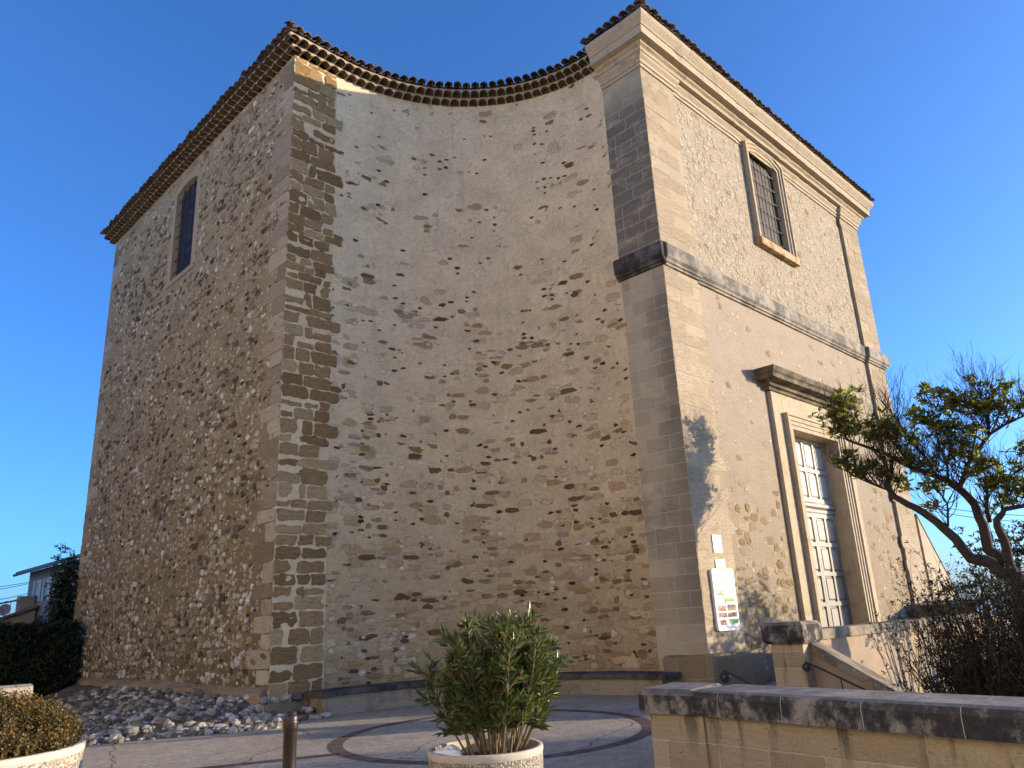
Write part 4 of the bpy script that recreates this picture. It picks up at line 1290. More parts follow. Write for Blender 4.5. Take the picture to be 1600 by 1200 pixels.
# litter in the oleander planter
t = tag(None or thing('litter_bag', 'crumpled white plastic bag in the oleander planter', 'litter', (OP[0] - .33, OP[1] + .02, OZ)), None)
M_bag = plain('white_plastic', (.72, .72, .74), .35, .08, 12, .004, .5)
b = MB(); vs_ = []; fs = []
nu, nv_ = 14, 9
for j in range(nv_):
    for i in range(nu):
        a = 2 * pi * i / nu; ph = pi * (j / (nv_ - 1)) - pi / 2
        d = Vector((cos(a) * cos(ph), sin(a) * cos(ph), sin(ph)))
        k = 1 + .45 * mn.noise(d * 2.6 + Vector((3, 1, 2)))
        vs_.append((OP[0] - .30 + d.x * .085 * k, OP[1] + .05 + d.y * .10 * k, OZ - .03 + max(-.03, d.z * .07 * k)))
for j in range(nv_ - 1):
    for i in range(nu): fs.append((j * nu + i, j * nu + (i + 1) % nu, (j + 1) * nu + (i + 1) % nu, (j + 1) * nu + i))
b.mesh(vs_, fs); b.build('bag', M_bag, t)
# box bush
M_box = leafmat('box_leaf', [(0, (.030, .030, .010)), (.3, (.065, .055, .014)), (.6, (.12, .085, .018)), (.85, (.17, .10, .022)), (1, (.20, .085, .025))], .5, .2, .35)
t = thing('box_bush', 'clipped box bush with bronze yellow leaves in the left foreground', 'shrub', (BP[0], BP[1], BZ))
bs = MB(); bl = MB()
for k in range(2600):
    # sprigs cover a low dome
    a = rl.uniform(0, 2 * pi); u_ = rl.random() ** .55
    ph = u_ * pi / 2
    rad = rl.uniform(.72, 1.0)
    c0_ = Vector((BP[0], BP[1], BZ - .05))
    nrm = Vector((cos(a) * sin(ph), sin(a) * sin(ph), cos(ph)))
    p = c0_ + Vector((nrm.x * .60, nrm.y * .60, nrm.z * .32)) * rad
    d = (nrm * .35 + Vector((0, 0, 1)) + Vector((rl.uniform(-.3, .3), rl.uniform(-.3, .3), 0))).normalized()
    L = rl.uniform(.05, .10)
    if k % 6 == 0: bs.tube([p - d * .15, p + d * L], [.004, .002], 3, cap=False)
    for j in range(9):
        q = p + d * (L * j / 8)
        aa = j * 2.4 + rl.random()
        sd = d.orthogonal().normalized(); sd.rotate(Matrix.Rotation(aa, 3, d))
        bl.leaf(q, d * .6 + sd, d, rl.uniform(.018, .028), .016, 0, .2)
bl.build('foliage', M_box, t); bs.build('stem', M_bark, t)

# pale stone block behind the box bush
t = thing('stone_kerb_wall', 'low sunlit stone wall end behind the box bush at the left edge', 'wall', (-12, -.2, -1.6))
M_paleslab = lichen('pale_slab_stone', (.42, .36, .27), (.28, .24, .18), .45, .7)
e = Vector((-11.17, -.43, 0)); dl = Vector((-.98, .2, 0)).normalized(); nl = Vector((-dl.y, dl.x, 0)) * -1
b = MB()
poly = [e + dl * .06, e + dl * 2.6, e + dl * 2.6 + nl * .40, e + dl * .06 + nl * .40]
b.prism([(p.x, p.y) for p in poly], ZB, -.50)
fix(b.build('wall_body', M_paleslab, t))
b = MB()
coping_run(b, None, e - nl * .05, dl, nl, [.9, .9, .85], .5, -.50, -.36, .03)
fix(b.build('coping', M_paleslab, t))

# ------------------------------------------------------------------ loose stones along the long wall
M_rock = blockmat('white_fieldstone', [(0, (.08, .07, .055)), (.35, (.20, .18, .15)), (.7, (.32, .30, .265)), (.93, (.44, .415, .38)), (1, (.58, .55, .51))], .6)
M_moundsoil = plain('stony_soil', (.115, .095, .07), 1, .4, 7, .03)
rk = random.Random(9)
def edge_x(y):   # outer edge of the stony strip
    return -6.3 - max(0., y - 4.7) * 1.75 if y < 6.2 else -8.95 + (y - 6.2) * .12
def mound_z(x, y):
    ex = edge_x(y); f_ = max(0., min(1., (x - ex) / (BX - ex)))
    return zg(x) + .45 * f_ ** 1.3 * max(.12, min(1., (y - 4.9) / 1.5))
b = MB()
Y0, NYM = 4.72, 26
for j in range(NYM):
    y0, y1 = Y0 + 12.5 * j / NYM, Y0 + 12.5 * (j + 1) / NYM
    for i in range(8):
        def V(i_, y_):
            ex = edge_x(y_); x = ex + (BX + .1 - ex) * i_ / 8
            return (x, y_, mound_z(x, y_) - (.05 if i_ == 0 else 0) + (.04 * mn.noise(Vector((x * 2, y_ * 2, 0))) if i_ else 0))
        b.face([V(i, y0), V(i + 1, y0), V(i + 1, y1), V(i, y1)])
tag(b.build('stony_verge', M_moundsoil, weld=True, smooth=True), 'bare earth bank along the foot of the long wall', kind='structure')
def rock(b, c, s, sd, m=0):
    vs_ = []; fs = []; nu, nv_ = 7, 5
    ax = Vector((rk.uniform(.7, 1.3), rk.uniform(.7, 1.2), rk.uniform(.5, .85)))
    rot = Matrix.Rotation(rk.uniform(0, 6), 3, 'Z') @ Matrix.Rotation(rk.uniform(-.4, .4), 3, 'X')
    for j in range(nv_):
        ph = pi * j / (nv_ - 1) - pi / 2
        for i in range(nu):
            a = 2 * pi * i / nu
            d = Vector((cos(a) * cos(ph), sin(a) * cos(ph), sin(ph)))
            k = 1 + .5 * mn.noise(d * 1.7 + Vector((sd, sd * .7, 0)))
            q = rot @ Vector((d.x * ax.x, d.y * ax.y, d.z * ax.z)) * s * k
            vs_.append((c[0] + q.x, c[1] + q.y, c[2] + q.z))
    for j in range(nv_ - 1):
        for i in range(nu): fs.append((j * nu + i, j * nu + (i + 1) % nu, (j + 1) * nu + (i + 1) % nu, (j + 1) * nu + i))
    b.mesh(vs_, fs, m)
b = MB()
for k in range(1900):
    y = 4.75 + 9.5 * rk.random() ** 1.7; ex = edge_x(y)
    x = ex + .05 + (BX - ex) * rk.random()
    s = rk.choice((.025, .03, .04, .05, .06, .09)) * rk.uniform(.8, 1.25)
    rock(b, (x, y, mound_z(x, y) + s * .1), s, k * .37)
for k in range(60):   # a few in front of the corner
    x = rk.uniform(-6.2, -4.85); y = BY - rk.uniform(.08, .75) * (1 if x < -5.5 else .9)
    s = rk.choice((.05, .07, .09)); rock(b, (x, y, zg(x) + s * .3 + .1 * (y > BY - .3)), s, k * .61)
tag(b.build('rubble', M_rock, weld=True), 'heap of loose white and grey fieldstones along the foot of the long wall', kind='stuff')
b = MB()
for x, zq, s in ((-5.98, -1.22, .10), (-5.80, -1.24, .08), (-5.56, -1.24, .13), (-5.30, -1.24, .11), (-5.10, -1.22, .07), (-4.90, -1.22, .09)):
    rock(b, (x, BY - .03, zq), s, x * 3)
b.prism([(-6.0, BY - .12), (-4.7, BY - .05), (-4.7, BY + .02), (-6.0, BY + .02)], ZB, -1.30, 1)
b.build('corner_footing', [M_rock, M_foot], ch)

# ------------------------------------------------------------------ trees and garden shrubs on the right
M_leafT = leafmat('loquat_leaf', [(0, (.045, .06, .016)), (.3, (.11, .125, .026)), (.6, (.21, .205, .04)), (.85, (.33, .29, .055)), (1, (.44, .36, .07))], .42, .45, .45)
M_leafS = leafmat('shrub_leaf', [(0, (.016, .022, .008)), (.5, (.035, .042, .012)), (.9, (.07, .07, .02)), (1, (.11, .10, .03))], .5, .2, .35)
M_twig = plain('dark_twig', (.04, .031, .025), .9, .3, 20, .002)
M_twigr = plain('reddish_twig', (.022, .015, .012), .9, .3, 20, .002)
def ray(px, py):
    d = Fw * 1188.38 + R * (px - 800) + U * (600 - py)
    return d / sqrt(d.x * d.x + d.y * d.y)
CAM = Vector((-13.08017, -8.20049, 0))
def at(px, py, D): return CAM + ray(px, py) * D
tt_ = random.Random(31)
def rosette(bl, q, d, n, ln, wd):
    for j in range(n):
        aa = 2 * pi * j / n + tt_.uniform(-.5, .5)
        sd = d.orthogonal().normalized(); sd.rotate(Matrix.Rotation(aa, 3, d))
        dd = (d * tt_.uniform(.1, .9) + sd).normalized()
        bl.leaf(q + d * tt_.uniform(-.04, .02), dd, d, ln * tt_.uniform(.7, 1.15), wd * tt_.uniform(.8, 1.2), 0, .22)
def twig(bt_, p, d, L, r, depth, bl=None, leafy=.0, ln=.12):
    # forked, upward-bending dead or leafy twig
    pts = [p]; q = p.copy(); dv = d.normalized()
    n = 5
    for k in range(n):
        dv = (dv + Vector((tt_.uniform(-.28, .28), tt_.uniform(-.28, .28), .10 + tt_.uniform(-.15, .2)))).normalized()
        q = q + dv * L / n; pts.append(q.copy())
    bt_.tube(pts, [r * (1 - .6 * k / n) for k in range(n + 1)], 4 if r < .01 else 6, cap=False)
    if depth > 0:
        for k in range(tt_.choice((2, 3, 3))):
            i = tt_.randint(2, n)
            dd = (dv + Vector((tt_.uniform(-.8, .8), tt_.uniform(-.8, .8), tt_.uniform(-.1, .7)))).normalized()
            twig(bt_, pts[i], dd, L * tt_.uniform(.45, .75), r * .55, depth - 1, bl, leafy, ln)
    elif bl is not None and tt_.random() < leafy:
        rosette(bl, pts[-1], dv, tt_.randint(5, 8), ln, ln * .42)
        if tt_.random() < .6: rosette(bl, pts[-3], dv, 5, ln, ln * .42)
def Z5(x, y): return (1250 + x / 3., 560 + y / 3.)
def TD(D): return 17.3 + (D - 15.6) * (.15 if D < 15.6 else .6)
T0 = at(1625, 1045, 17.3); T0.z = -2.9
tr = thing('garden_tree', 'spreading broad-leaved tree with dark crooked limbs in front of the portal', 'tree', T0)
limbs = [
    # zoomed pixel x, y, distance, radius
    ([(1075, 1330, 15.6, .23), (1062, 1180, 15.6, .21), (1040, 1080, 15.6, .19), (1000, 1010, 15.5, .16)]),
    ([(1010, 1020, 15.5, .13), (930, 985, 15.4, .125), (870, 960, 15.3, .12), (800, 930, 15.2, .11), (740, 850, 15.1, .095), (640, 770, 15.0, .085), (540, 700, 14.9, .075), (440, 650, 14.8, .065), (412, 610, 14.8, .05), (425, 540, 14.8, .035), (440, 470, 14.8, .02)]),
    ([(1040, 1080, 15.6, .15), (960, 960, 15.8, .125), (890, 890, 15.9, .11), (860, 780, 16.0, .095), (815, 680, 16.0, .085), (740, 610, 16.1, .075), (640, 550, 16.1, .062), (520, 510, 16.0, .052), (420, 455, 15.9, .042), (300, 410, 15.7, .033), (220, 380, 15.6, .025), (190, 320, 15.6, .016), (160, 260, 15.6, .01)]),
    ([(1020, 1060, 15.6, .12), (985, 960, 15.2, .10), (950, 850, 15.0, .085), (925, 760, 14.9, .07), (955, 705, 14.8, .05), (1060, 690, 14.7, .04), (1150, 640, 14.6, .03)]),
    ([(740, 610, 16.1, .06), (765, 570, 16.2, .055), (785, 500, 16.3, .05), (850, 410, 16.4, .04), (890, 355, 16.5, .034), (960, 310, 16.5, .028), (1050, 270, 16.6, .02), (1120, 230, 16.6, .012)]),
    ([(885, 360, 16.5, .026), (885, 290, 16.5, .022), (880, 230, 16.5, .018), (840, 170, 16.5, .013), (805, 115, 16.5, .008)]),
    ([(640, 550, 16.1, .04), (600, 480, 16.3, .034), (520, 380, 16.5, .027), (470, 315, 16.6, .02), (430, 255, 16.6, .014), (370, 190, 16.6, .008)]),
    ([(412, 615, 14.8, .028), (390, 608, 14.7, .024), (330, 585, 14.7, .02), (270, 560, 14.6, .015), (200, 520, 14.6, .01), (150, 495, 14.6, .006)]),
    ([(890, 760, 15.9, .05), (870, 700, 15.4, .04), (880, 610, 15.2, .03), (950, 570, 15.0, .024), (1040, 520, 14.9, .016)]),
    ([(700, 590, 16.1, .035), (690, 500, 15.7, .026), (650, 400, 15.6, .02), (640, 330, 15.6, .012), (660, 250, 15.6, .007)]),
    ([(770, 560, 16.2, .03), (800, 470, 15.8, .022), (830, 330, 15.6, .015), (780, 220, 15.5, .008)]),
    ([(695, 790, 15.05, .026), (690, 680, 15.0, .02), (640, 600, 15.1, .014), (590, 540, 15.2, .008)]),
    ([(520, 510, 16.0, .028), (470, 430, 15.7, .02), (410, 360, 15.5, .014), (380, 290, 15.5, .008)]),
]
bt_ = MB(); btw = MB(); bl = MB()
LP = []
for L in limbs:
    pts = [at(*Z5(x, y), TD(D)) for x, y, D, r in L]
    rs = [l[3] * .92 for l in L]
    # subdivide with a little crookedness
    fp, fr = [], []
    for k in range(len(pts) - 1):
        for j in range(3):
            f_ = j / 3
            q = pts[k].lerp(pts[k + 1], f_)
            q += Vector((mn.noise(q * 3), mn.noise(q * 3 + Vector((7, 0, 0))), mn.noise(q * 3 + Vector((0, 9, 0))))) * rs[k] * .55
            fp.append(q); fr.append(rs[k] + (rs[k + 1] - rs[k]) * f_)
    fp.append(pts[-1]); fr.append(rs[-1])
    bt_.tube(fp, fr, 10 if rs[0] > .05 else 7)
    for q, r in zip(fp, fr):
        if r < .06: LP.append((q, r))
for q, r in LP:
    for k in range(4):
        if tt_.random() < .85:
            d = Vector((tt_.uniform(-.8, .6), tt_.uniform(-.8, .8), tt_.uniform(.2, 1.)))
            twig(btw, q, d, tt_.uniform(.3, .7), min(.010, r * .6), 2, bl, .0)
# leaf sprays gather in clumps
clumps = [(205, 195, 15.6, .26, 26), (160, 270, 15.6, .28, 30), (250, 300, 15.6, .3, 28), (330, 330, 15.6, .26, 26), (400, 310, 15.5, .26, 26), (440, 350, 15.8, .25, 22),
          (180, 340, 15.6, .2, 14), (555, 270, 15.6, .24, 22), (620, 300, 15.6, .3, 32), (700, 320, 15.7, .3, 32), (780, 345, 15.6, .26, 24), (570, 150, 15.9, .14, 9), (640, 175, 15.9, .26, 26), (720, 195, 15.9, .26, 26), (780, 215, 15.7, .24, 20),
          (840, 240, 16.0, .24, 20), (805, 108, 16.5, .10, 6), (880, 150, 16.5, .16, 9), (960, 145, 16.5, .22, 16), (960, 245, 16.5, .3, 24), (1040, 215, 16.5, .26, 18), (910, 200, 16.5, .2, 12), (830, 520, 15.8, .26, 22), (900, 570, 15.6, .28, 26), (960, 600, 15.3, .26, 22), (860, 480, 15.8, .2, 14),
          (640, 690, 15.1, .15, 8), (620, 600, 15.2, .24, 20), (470, 575, 15.0, .2, 15), (560, 500, 15.9, .26, 22), (500, 460, 15.9, .22, 16), (190, 490, 14.6, .18, 14), (270, 530, 14.6, .2, 16), (330, 500, 14.7, .24, 20), (400, 540, 14.8, .18, 12), (240, 440, 14.8, .14, 8),
          (1000, 640, 15.0, .28, 24), (1060, 600, 14.8, .3, 24), (760, 440, 16.0, .2, 12), (680, 420, 15.8, .2, 12), (760, 410, 16.2, .18, 10), (1100, 420, 15.5, .35, 26), (1120, 540, 15.2, .35, 26), (540, 390, 16.2, .2, 12)]
LPq = [q for q, r in LP]
for x, y, D, rad, n in clumps:
    c = at(*Z5(x, y), TD(D))
    src = min(LPq, key=lambda p: (p - c).length)
    btw.tube([src, src.lerp(c, .5) + Vector((0, 0, -.05)), c], [.014, .01, .006], 5, cap=False)
    for k in range(int(n * .95)):
        v_ = Vector((tt_.gauss(0, 1), tt_.gauss(0, 1), tt_.gauss(0, .75))) * rad * .55
        q = c + v_
        if k % 2 == 0: btw.tube([c + v_ * .15, q], [.007, .004], 4, cap=False)
        rosette(bl, q, (v_.normalized() * .5 + Vector((tt_.uniform(-.4, .4), tt_.uniform(-.4, .4), .9))).normalized(), tt_.randint(4, 7), .155, .075)
tk = bt_.build('trunk', M_bark, tr, smooth=True)
btw.build('twig', M_twig, tr)
bl.build('crown', M_leafT, tr)

def leaf_shrub(name, label, c, rx, ry, rz, n, mat, ln, grp=None, zbase=None, stems=14, tw=None):
    t = thing(name, label, 'shrub', (c[0], c[1], zbase if zbase is not None else c[2] - rz), grp)
    bl = MB(); bs = MB()
    c = Vector(c)
    base = Vector((c.x, c.y, (zbase if zbase is not None else c.z - rz)))
    lobes = [(c + Vector((tt_.uniform(-.6, .6) * rx, tt_.uniform(-.6, .6) * ry, tt_.uniform(-.5, .6) * rz)), tt_.uniform(.35, .6)) for k in range(12)]
    for k in range(n):
        lc, lr = tt_.choice(lobes)
        d = Vector((tt_.gauss(0, 1), tt_.gauss(0, 1), tt_.gauss(0, 1))).normalized()
        q = lc + Vector((d.x * rx, d.y * ry, d.z * rz)) * lr * tt_.random() ** .4
        rosette(bl, q, (d * .6 + Vector((0, 0, .8))).normalized(), tt_.randint(4, 6), ln, ln * .4)
    for lc, lr in lobes:
        for j in range(max(1, stems // 12)):
            e = lc + Vector((tt_.uniform(-.3, .3) * rx, tt_.uniform(-.3, .3) * ry, .3 * rz))
            bs.tube([base + Vector((tt_.uniform(-.15, .15), tt_.uniform(-.15, .15), 0)), (base + e) / 2 + Vector((0, 0, .2)), e], [.03, .02, .006], 5, cap=False)
    bl.build('foliage', mat, t); bs.build('stem', M_twig, t)
    return t
leaf_shrub('evergreen_shrub', 'loose green shrub behind the tree trunk at the right edge', at(1575, 885, 20), 1.5, 1.5, 1.2, 520, M_leafS, .12, None, -2.9)
leaf_shrub('evergreen_shrub', 'lower yellowish green shrub beside the parapet end', at(1520, 935, 18.5), .9, .9, .6, 220, M_leafS, .10, None, -2.9)
M_darkleaf = leafmat('dry_shrub_leaf', [(0, (.012, .009, .006)), (.6, (.022, .018, .009)), (.93, (.04, .036, .014)), (1, (.09, .09, .03))], .6, .1, .2)
def bare_shrub(label, c, zb, rx, ry, h_, n, grp=None, leaves=0):
    t = thing('twiggy_shrub', label, 'shrub', (c[0], c[1], zb), grp)
    bs = MB(); bl = MB()
    for k in range(n):
        a = tt_.uniform(0, 2 * pi); r0 = sqrt(tt_.random())
        p = Vector((c[0] + rx * .75 * r0 * cos(a), c[1] + ry * .6 * r0 * sin(a), zb + tt_.random() * h_ * .5))
        d = Vector((cos(a) * r0 * .8 + tt_.uniform(-.5, .5), sin(a) * r0 * .8 + tt_.uniform(-.5, .5), 1.)).normalized()
        twig(bs, p, d, h_ * tt_.uniform(.3, .55), .011, 2, bl, leaves, .05)
    bs.build('branches', M_twigr, t)
    if bl.v: bl.build('foliage', M_darkleaf, t)
    return t
bare_shrub('dense dark twiggy shrub in front of the parapet wall', at(1605, 1010, 12.6)[:2], -2.9, .8, .8, 2.5, 420, None, .9)
bare_shrub('dark twiggy shrub at the right edge behind the coping', at(1620, 1030, 10.6)[:2], -2.9, .9, .9, 2.3, 340, None, .9)
for (x, y, ht, n) in ((2.4, -7.6, 4.5, 620), (-1.4, -11.6, 4.2, 330), (4.6, -8.3, 3.4, 420), (5.2, -6.2, 3.0, 360)):
    leaf_shrub('garden_shrub', 'evergreen shrub of the lower garden beyond the right edge', (x, y, -2.9 + ht / 2), 1.3, 1.3, ht / 2, n, M_leafS, .14, 'shrubs of the lower garden', -2.9)

# ------------------------------------------------------------------ annex, car and far things on the right
M_annex = plain('annex_render', (.42, .345, .25), .95, .15, 3, .012)
M_flat_tile = tilemat('roof_tile_far', [(0, (.17, .11, .07)), (.5, (.22, .15, .10)), (1, (.15, .12, .09))], .4)
t = thing('lean_to', 'small sunlit lean-to with a steep sloping wall behind the church front', 'annex', (16, 2, -1.6))
b = MB()
ax0, ax1 = 14.7, 17.0
b.mesh([(ax0, .6, ZB), (ax1, .6, ZB), (ax1, .6, .25), (ax0, .6, 2.55)] + [(ax0, 5, ZB), (ax1, 5, ZB), (ax1, 5, .25), (ax0, 5, 2.55)],
       [(0, 1, 2, 3), (5, 4, 7, 6), (4, 0, 3, 7), (1, 5, 6, 2), (3, 2, 6, 7)])
b.build('wall', M_annex, t)
b = MB(); b.mesh([(ax0 - .03, .58, 2.585), (ax1 + .06, .58, .19), (ax1 + .06, 5.1, .19), (ax0 - .03, 5.1, 2.585), (ax0 - .03, .58, 2.64), (ax1 + .06, .58, .245), (ax1 + .06, 5.1, .245), (ax0 - .03, 5.1, 2.64)],
       [(0, 3, 2, 1), (4, 5, 6, 7), (0, 1, 5, 4), (1, 2, 6, 5), (2, 3, 7, 6), (3, 0, 4, 7)])
b.build('roof', M_flat_tile, t)
b = MB(); b.tube([(ax0 - .02, .55, .9), (ax0 - .02, .55, 1.0), (ax0 + .12, .5, 1.0)], .02, 6); b.build('hook', M_iron, t)

# parked car, only its roof line shows over the parapet
M_car = plain('white_car_paint', (.70, .71, .73), .3, .03, 2, 0, .6)
M_cgl = plain('car_glass', (.02, .024, .028), .08, .02, 2, 0, .8)
M_tyre = plain('tyre_rubber', (.02, .02, .02), .9, .1, 9, 0)
M_rimm = plain('wheel_rim', (.35, .35, .36), .4, .1, 9, 0, .5, .8)
cp = at(1490, 958, 25.5); cdir = (R - U * R.z)
cx, cy = cp.x, cp.y
t = thing('parked_car', 'white parked car half hidden behind the parapet and shrubs', 'car', (cx, cy, -1.55))
def car_section(b, xs_, zs_, hw, inset, m):
    n = len(xs_)
    P_ = [(cx + x, cy - hw + (inset if z > 1. else 0), -1.55 + z) for x, z in zip(xs_, zs_)] + [(cx + x, cy + hw - (inset if z > 1. else 0), -1.55 + z) for x, z in zip(xs_, zs_)]
    b.mesh(P_, [tuple(range(n)), tuple(range(2 * n - 1, n - 1, -1))] + [(k, n + k, n + (k + 1) % n, (k + 1) % n) for k in range(n)], m)
b = MB(); car_section(b, [-.9, 3.1, 3.2, 3.15, 2.9, 1.9, -.7, -1.0, -1.0], [.25, .25, .5, .75, .84, .93, .95, .8, .4], .85, 0, 0); fix(b.build('body', M_car, t, bevel=.05))
b = MB(); car_section(b, [-.72, 1.9, 1.35, 1.0, -.2, -.55], [.93, .92, 1.22, 1.36, 1.38, 1.3], .82, .12, 0); fix(b.build('cabin', M_cgl, t, bevel=.03))
b = MB(); b.box(cx - .25, cx + 1.05, cy - .68, cy + .68, -1.55 + 1.37, -1.55 + 1.41); b.build('roof', M_car, t, bevel=.02)
for wx in (-.25, 2.35):
    for wy in (-.86, .68):
        b = MB(); b.tube([(cx + wx, cy + wy, -1.25), (cx + wx, cy + wy + .18, -1.25)], .31, 20); wh = b.build('wheel', M_tyre, t)
        b = MB(); b.tube([(cx + wx, cy + wy - .01, -1.25), (cx + wx, cy + wy + .19, -1.25)], .2, 14); b.build('rim', M_rimm, wh)

M_farwall = plain('far_wall', (.50, .46, .40), .9, .08, 1.5, 0)
M_dark = plain('dark_window', (.03, .032, .036), .3, .1, 3, 0, .5)
M_shut = plain('grey_shutter', (.16, .165, .17), .7, .15, 4, 0)
fb = at(1640, 880, 70)
t = thing('far_house', 'pale far house with a roof terrace railing at the right edge', 'house', (fb.x, fb.y, -2))
b = MB(); b.box(fb.x, fb.x + 6, fb.y - 9, fb.y, -2.9, 5.2); b.build('wall', M_farwall, t)
b = MB()
for k in range(28): b.box(fb.x + .05, fb.x + .1, fb.y - .1 - k * .3, fb.y - .04 - k * .3, 5.2, 6.4)
b.box(fb.x + .03, fb.x + .12, fb.y - 8.6, fb.y - .03, 6.4, 6.46); b.build('railing', M_farwall, t)
b = MB(); b.box(fb.x - .03, fb.x + .1, fb.y - 3.2, fb.y - 2.2, 1.4, 3.2); b.build('window', M_dark, t)

M_cable = plain('cable', (.05, .05, .055), .6, .1, 3, 0)
def cable(p, q, sag, label, grp, r=.012):
    b = MB(); pts = []
    for k in range(17):
        s_ = k / 16; v_ = p.lerp(q, s_); v_.z -= sag * 4 * s_ * (1 - s_); pts.append(v_)
    b.tube(pts, r, 5)
    o = b.build('cable', M_cable); tag(o, label, 'cable', grp)
for py0, py1 in ((787, 800), (795, 812)):
    cable(at(1440, py0, 60), at(1760, py1, 60), .5, 'thin overhead cable crossing the sky behind the garden tree', 'cables behind the tree', .02)

# ------------------------------------------------------------------ hedge, houses and wires on the left
M_hedge = leafmat('hedge_leaf', [(0, (.008, .014, .006)), (.5, (.016, .026, .010)), (1, (.035, .05, .018))], .55, .12, .3)
h0, h1 = at(-60, 1000, 25), at(121, 1000, 25.5)
t = thing('hedge', 'tall dark clipped hedge left of the church', 'hedge', ((h0.x + h1.x) / 2, (h0.y + h1.y) / 2, -1.7))
b = MB(); bs = MB()
rh = random.Random(4)
hd = (h1 - h0); hn = Vector((-hd.y, hd.x, 0)).normalized()
for k in range(9000):
    s_, d_, z = rh.random(), rh.random(), rh.random()
    face_ = rh.random()
    if face_ < .62: d_ = .05 * rh.random()
    elif face_ < .9: z = 1 - .05 * rh.random()
    top = .40 + .12 * mn.noise(Vector((s_ * 9, d_ * 2, 1)))
    p = h0 + hd * s_ + hn * (1.6 * d_ - .12 * mn.noise(Vector((s_ * 8, z * 3, 4)))); p.z = -1.7 + (top + 1.7) * z
    dv = Vector((rh.gauss(0, 1), rh.gauss(0, 1), rh.gauss(.4, 1)))
    b.leaf(p, dv, Vector((rh.gauss(0, 1), rh.gauss(0, 1), 1)), .13 * rh.uniform(.7, 1.3), .075)
pa, pb = h0 + hn * .25, h1 + hn * .25
bs.prism([(q.x, q.y) for q in (pa, pb, pb + hn * 1.2, pa + hn * 1.2)], -1.8, .2)
b.build('foliage', M_hedge, t); bs.build('core', plain('hedge_wood', (.012, .014, .009), 1, .3, 4, 0), t)
leaf_shrub('tall_evergreen', 'tall dark evergreen between the hedge and the grey house', at(112, 945, 27.5), .75, .75, 1.9, 1300, M_hedge, .13, None, -1.7)

M_hwall = plain('house_render', (.30, .285, .26), .9, .12, 1.2, .004)
M_hwhite = plain('white_trim', (.62, .61, .60), .7, .06, 3, 0)
t = thing('town_house', 'grey rendered town house with tiled eaves beyond the hedge', 'house', (0, 31, -1.8))
b = MB(); b.box(-3, 5, 25.5, 36, -2, 3.25); b.build('wall', M_hwall, t)
b = MB()
b.mesh([(-3.55, 25.2, 3.15), (-3.55, 36.3, 3.15), (1, 36.3, 4.55), (1, 25.2, 4.55), (5.5, 25.2, 3.15), (5.5, 36.3, 3.15),
        (-3.55, 25.2, 3.27), (-3.55, 36.3, 3.27), (1, 36.3, 4.7), (1, 25.2, 4.7), (5.5, 25.2, 3.27), (5.5, 36.3, 3.27)],
       [(0, 1, 2, 3), (3, 2, 5, 4), (6, 9, 8, 7), (9, 10, 11, 8), (0, 6, 7, 1), (4, 5, 11, 10), (1, 7, 8, 2), (2, 8, 11, 5), (0, 3, 9, 6), (3, 4, 10, 9)])
rf = b.build('roof', M_flat_tile, t)
b = MB(); b.tube([(-3.6, 25.2, 3.16), (-3.6, 36.3, 3.12)], .07, 8); b.build('gutter', M_shut, rf)
b = MB(); b.box(-1.2, -.6, 33.6, 34.2, 3.6, 4.75); b.box(-1.3, -.5, 33.5, 34.3, 4.75, 4.85); b.box(-1.1, -.7, 33.7, 34.1, 4.85, 5.15); b.build('chimney', M_hwhite, rf)
for y_, z0_, z1_, hw in ((34.6, -.6, 1.3, .5), (32.9, -.6, 1.1, .45), (31.2, -.6, 1.2, .45), (29.4, -.5, 1.2, .45), (34.2, 1.75, 2.75, .35), (32.6, 1.75, 2.75, .35), (30.8, 1.75, 2.75, .35), (29.2, 1.75, 2.75, .35)):
    b = MB(); b.box(-3.03, -2.9, y_ - hw, y_ + hw, z0_, z1_); wd = b.build('window', M_dark, t)
    for ys_ in (y_ - hw - .32, y_ + hw + .02):
        b = MB(); b.box(-3.06, -3.031, ys_, ys_ + .30, z0_, z1_); b.build('shutter', M_hwhite if z0_ > 0 else M_shut, wd)
t = thing('low_house', 'low stone house with a chimney at the left edge beyond the hedge', 'house', (-5, 40, -1.8))
lh0, lh1 = at(-70, 980, 43), at(52, 980, 43)
b = MB()
dlh = (lh1 - lh0); nlh = Vector((-dlh.y, dlh.x, 0)).normalized() * 7
pts = [lh0, lh1, lh1 + nlh, lh0 + nlh]
b.prism([(p.x, p.y) for p in pts], -2, lambda k: (.35, 1.42, 1.42, .35)[k]); b.build('wall', plain('low_house_stone', (.34, .29, .22), .9, .2, 2.5, .01), t)
b = MB()
q = [lh0 - nlh * .05 - dlh * .03, lh1 - nlh * .05 + dlh * .01, lh1 + nlh * 1.05, lh0 + nlh * 1.05]
zt = (.36, 1.47, 1.47, .36)
b.mesh([(p.x, p.y, z) for p, z in zip(q, zt)] + [(p.x, p.y, z + .12) for p, z in zip(q, zt)], [(3, 2, 1, 0), (4, 5, 6, 7)] + [(k, (k + 1) % 4, 4 + (k + 1) % 4, 4 + k) for k in range(4)])
rf = b.build('roof', M_flat_tile, t)
cq = at(37, 960, 44)
b = MB(); b.box(cq.x - .3, cq.x + .3, cq.y - .3, cq.y + .3, .8, 1.85); b.box(cq.x - .36, cq.x + .36, cq.y - .36, cq.y + .36, 1.85, 1.92)
for k in range(4): b.box(cq.x - .3 + .17 * k, cq.x - .22 + .17 * k, cq.y - .3, cq.y + .3, 1.92, 2.05)
b.build('chimney', M_annex, rf)
dq = at(7, 953, 42.6)
t = thing('satellite_dish', 'pale round satellite dish on the low house roof', 'satellite dish', dq)
fd = Vector((-.55, -.8, .25)).normalized(); fu = fd.orthogonal().normalized(); fv = fd.cross(fu)
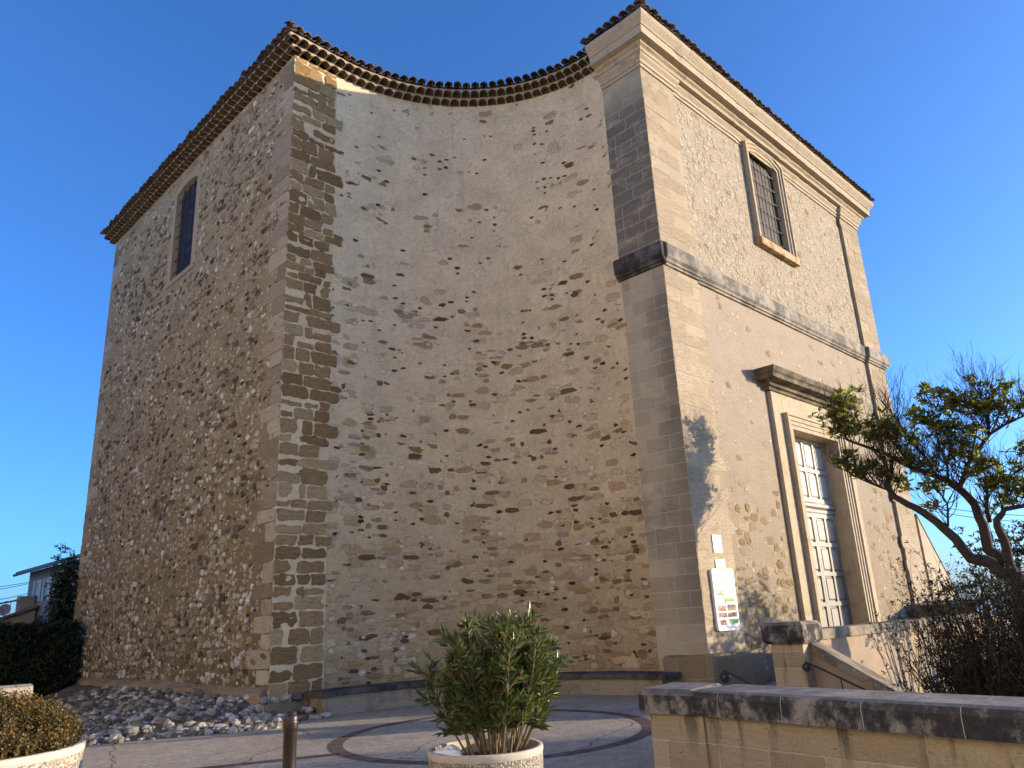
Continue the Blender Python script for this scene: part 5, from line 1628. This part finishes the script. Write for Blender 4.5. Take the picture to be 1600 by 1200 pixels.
b = MB(); vs_ = [dq - fd * .06]; fs = []
for ri, (rr_, dp) in enumerate(((.1, -.05), (.2, -.02), (.27, .02))):
    for k in range(20): vs_.append(dq + fu * rr_ * cos(pi * k / 10) + fv * rr_ * sin(pi * k / 10) + fd * dp)
for k in range(20): fs.append((0, 1 + k, 1 + (k + 1) % 20))
for ri in range(2):
    for k in range(20): fs.append((1 + ri * 20 + k, 21 + ri * 20 + k, 21 + ri * 20 + (k + 1) % 20, 1 + ri * 20 + (k + 1) % 20))
b.mesh(vs_, fs); b.build('dish', M_hwall, t, smooth=True)
b = MB(); b.tube([dq - fd * .05, dq + Vector((0, 0, -.75))], .025, 6); b.tube([dq + Vector((0, 0, -.27)), dq + fd * .3], .012, 5); b.build('mast', M_shut, t)
aq = at(16, 950, 43.5)
t = thing('aerial', 'thin rooftop aerial beside the satellite dish', 'aerial', aq)
b = MB(); b.tube([aq + Vector((0, 0, -.9)), aq + Vector((0, 0, .35))], .015, 5); b.build('mast', M_shut, t)
b = MB()
b.tube([aq + Vector((-.25, 0, .3)), aq + Vector((.3, .1, .3))], .012, 4)
for k in range(4): b.tube([aq + Vector((-.2 + .14 * k, -.15, .3)), aq + Vector((-.2 + .14 * k, .15, .3))], .008, 4)
b.build('rods', M_shut, t)
for (y0_, y1_, lb) in ((909, 911, 'uppermost overhead cable running left from the grey house'), (911, 919, 'second overhead cable from the top running left from the grey house'), (926, 937, 'middle overhead cable running left from the grey house'), (932, 942, 'fourth overhead cable from the top running left from the grey house'), (933, 943, 'thick lowest overhead cable running left from the grey house')):
    cable(at(48, y0_, 46), at(-90, y1_ + 8, 38), .12, lb, 'cables left of the grey house', .03 if 'thick' in lb else .014)

# unseen houses, added behind the viewer to send sunlight on to shaded walls
M_bounce = plain('added_house_render', (.75, .655, .49), .9, .08, 1, 0)
for k, (y0_, y1_, hz_) in enumerate(((-30, -14, 12.5), (-14, 2, 14.), (2, 20, 13.), (20, 40, 11.))):
    t = thing('added_house', 'unseen pale house added across the square to bounce sunlight on to the church', 'house', (-32, (y0_ + y1_) / 2, -1.7), 'added houses for bounced sunlight')
    b = MB(); b.box(-36, -23.5 - .2 * (k % 2), y0_, y1_ - .02, -1.8, hz_ - 1.7); b.build('wall', M_bounce, t)
    b = MB(); b.mesh([(-36.4, y0_, hz_ - 1.7), (-22.9, y0_, hz_ - 1.7), (-22.9, y1_ - .02, hz_ - 1.7), (-36.4, y1_ - .02, hz_ - 1.7), (-30, y0_, hz_ + .6), (-30, y1_ - .02, hz_ + .6)], [(1, 2, 5, 4), (3, 0, 4, 5), (0, 1, 4), (2, 3, 5), (0, 3, 2, 1)]); b.build('roof', M_flat_tile, t)
    for j in range(4):
        for zf in (.9, 4.):
            yq = y0_ + (y1_ - y0_) * (j + .5) / 4
            b = MB(); b.box(-23.55, -23.4, yq - .55, yq + .55, zf - 1.5, zf + .3); b.build('window', M_shut, t)
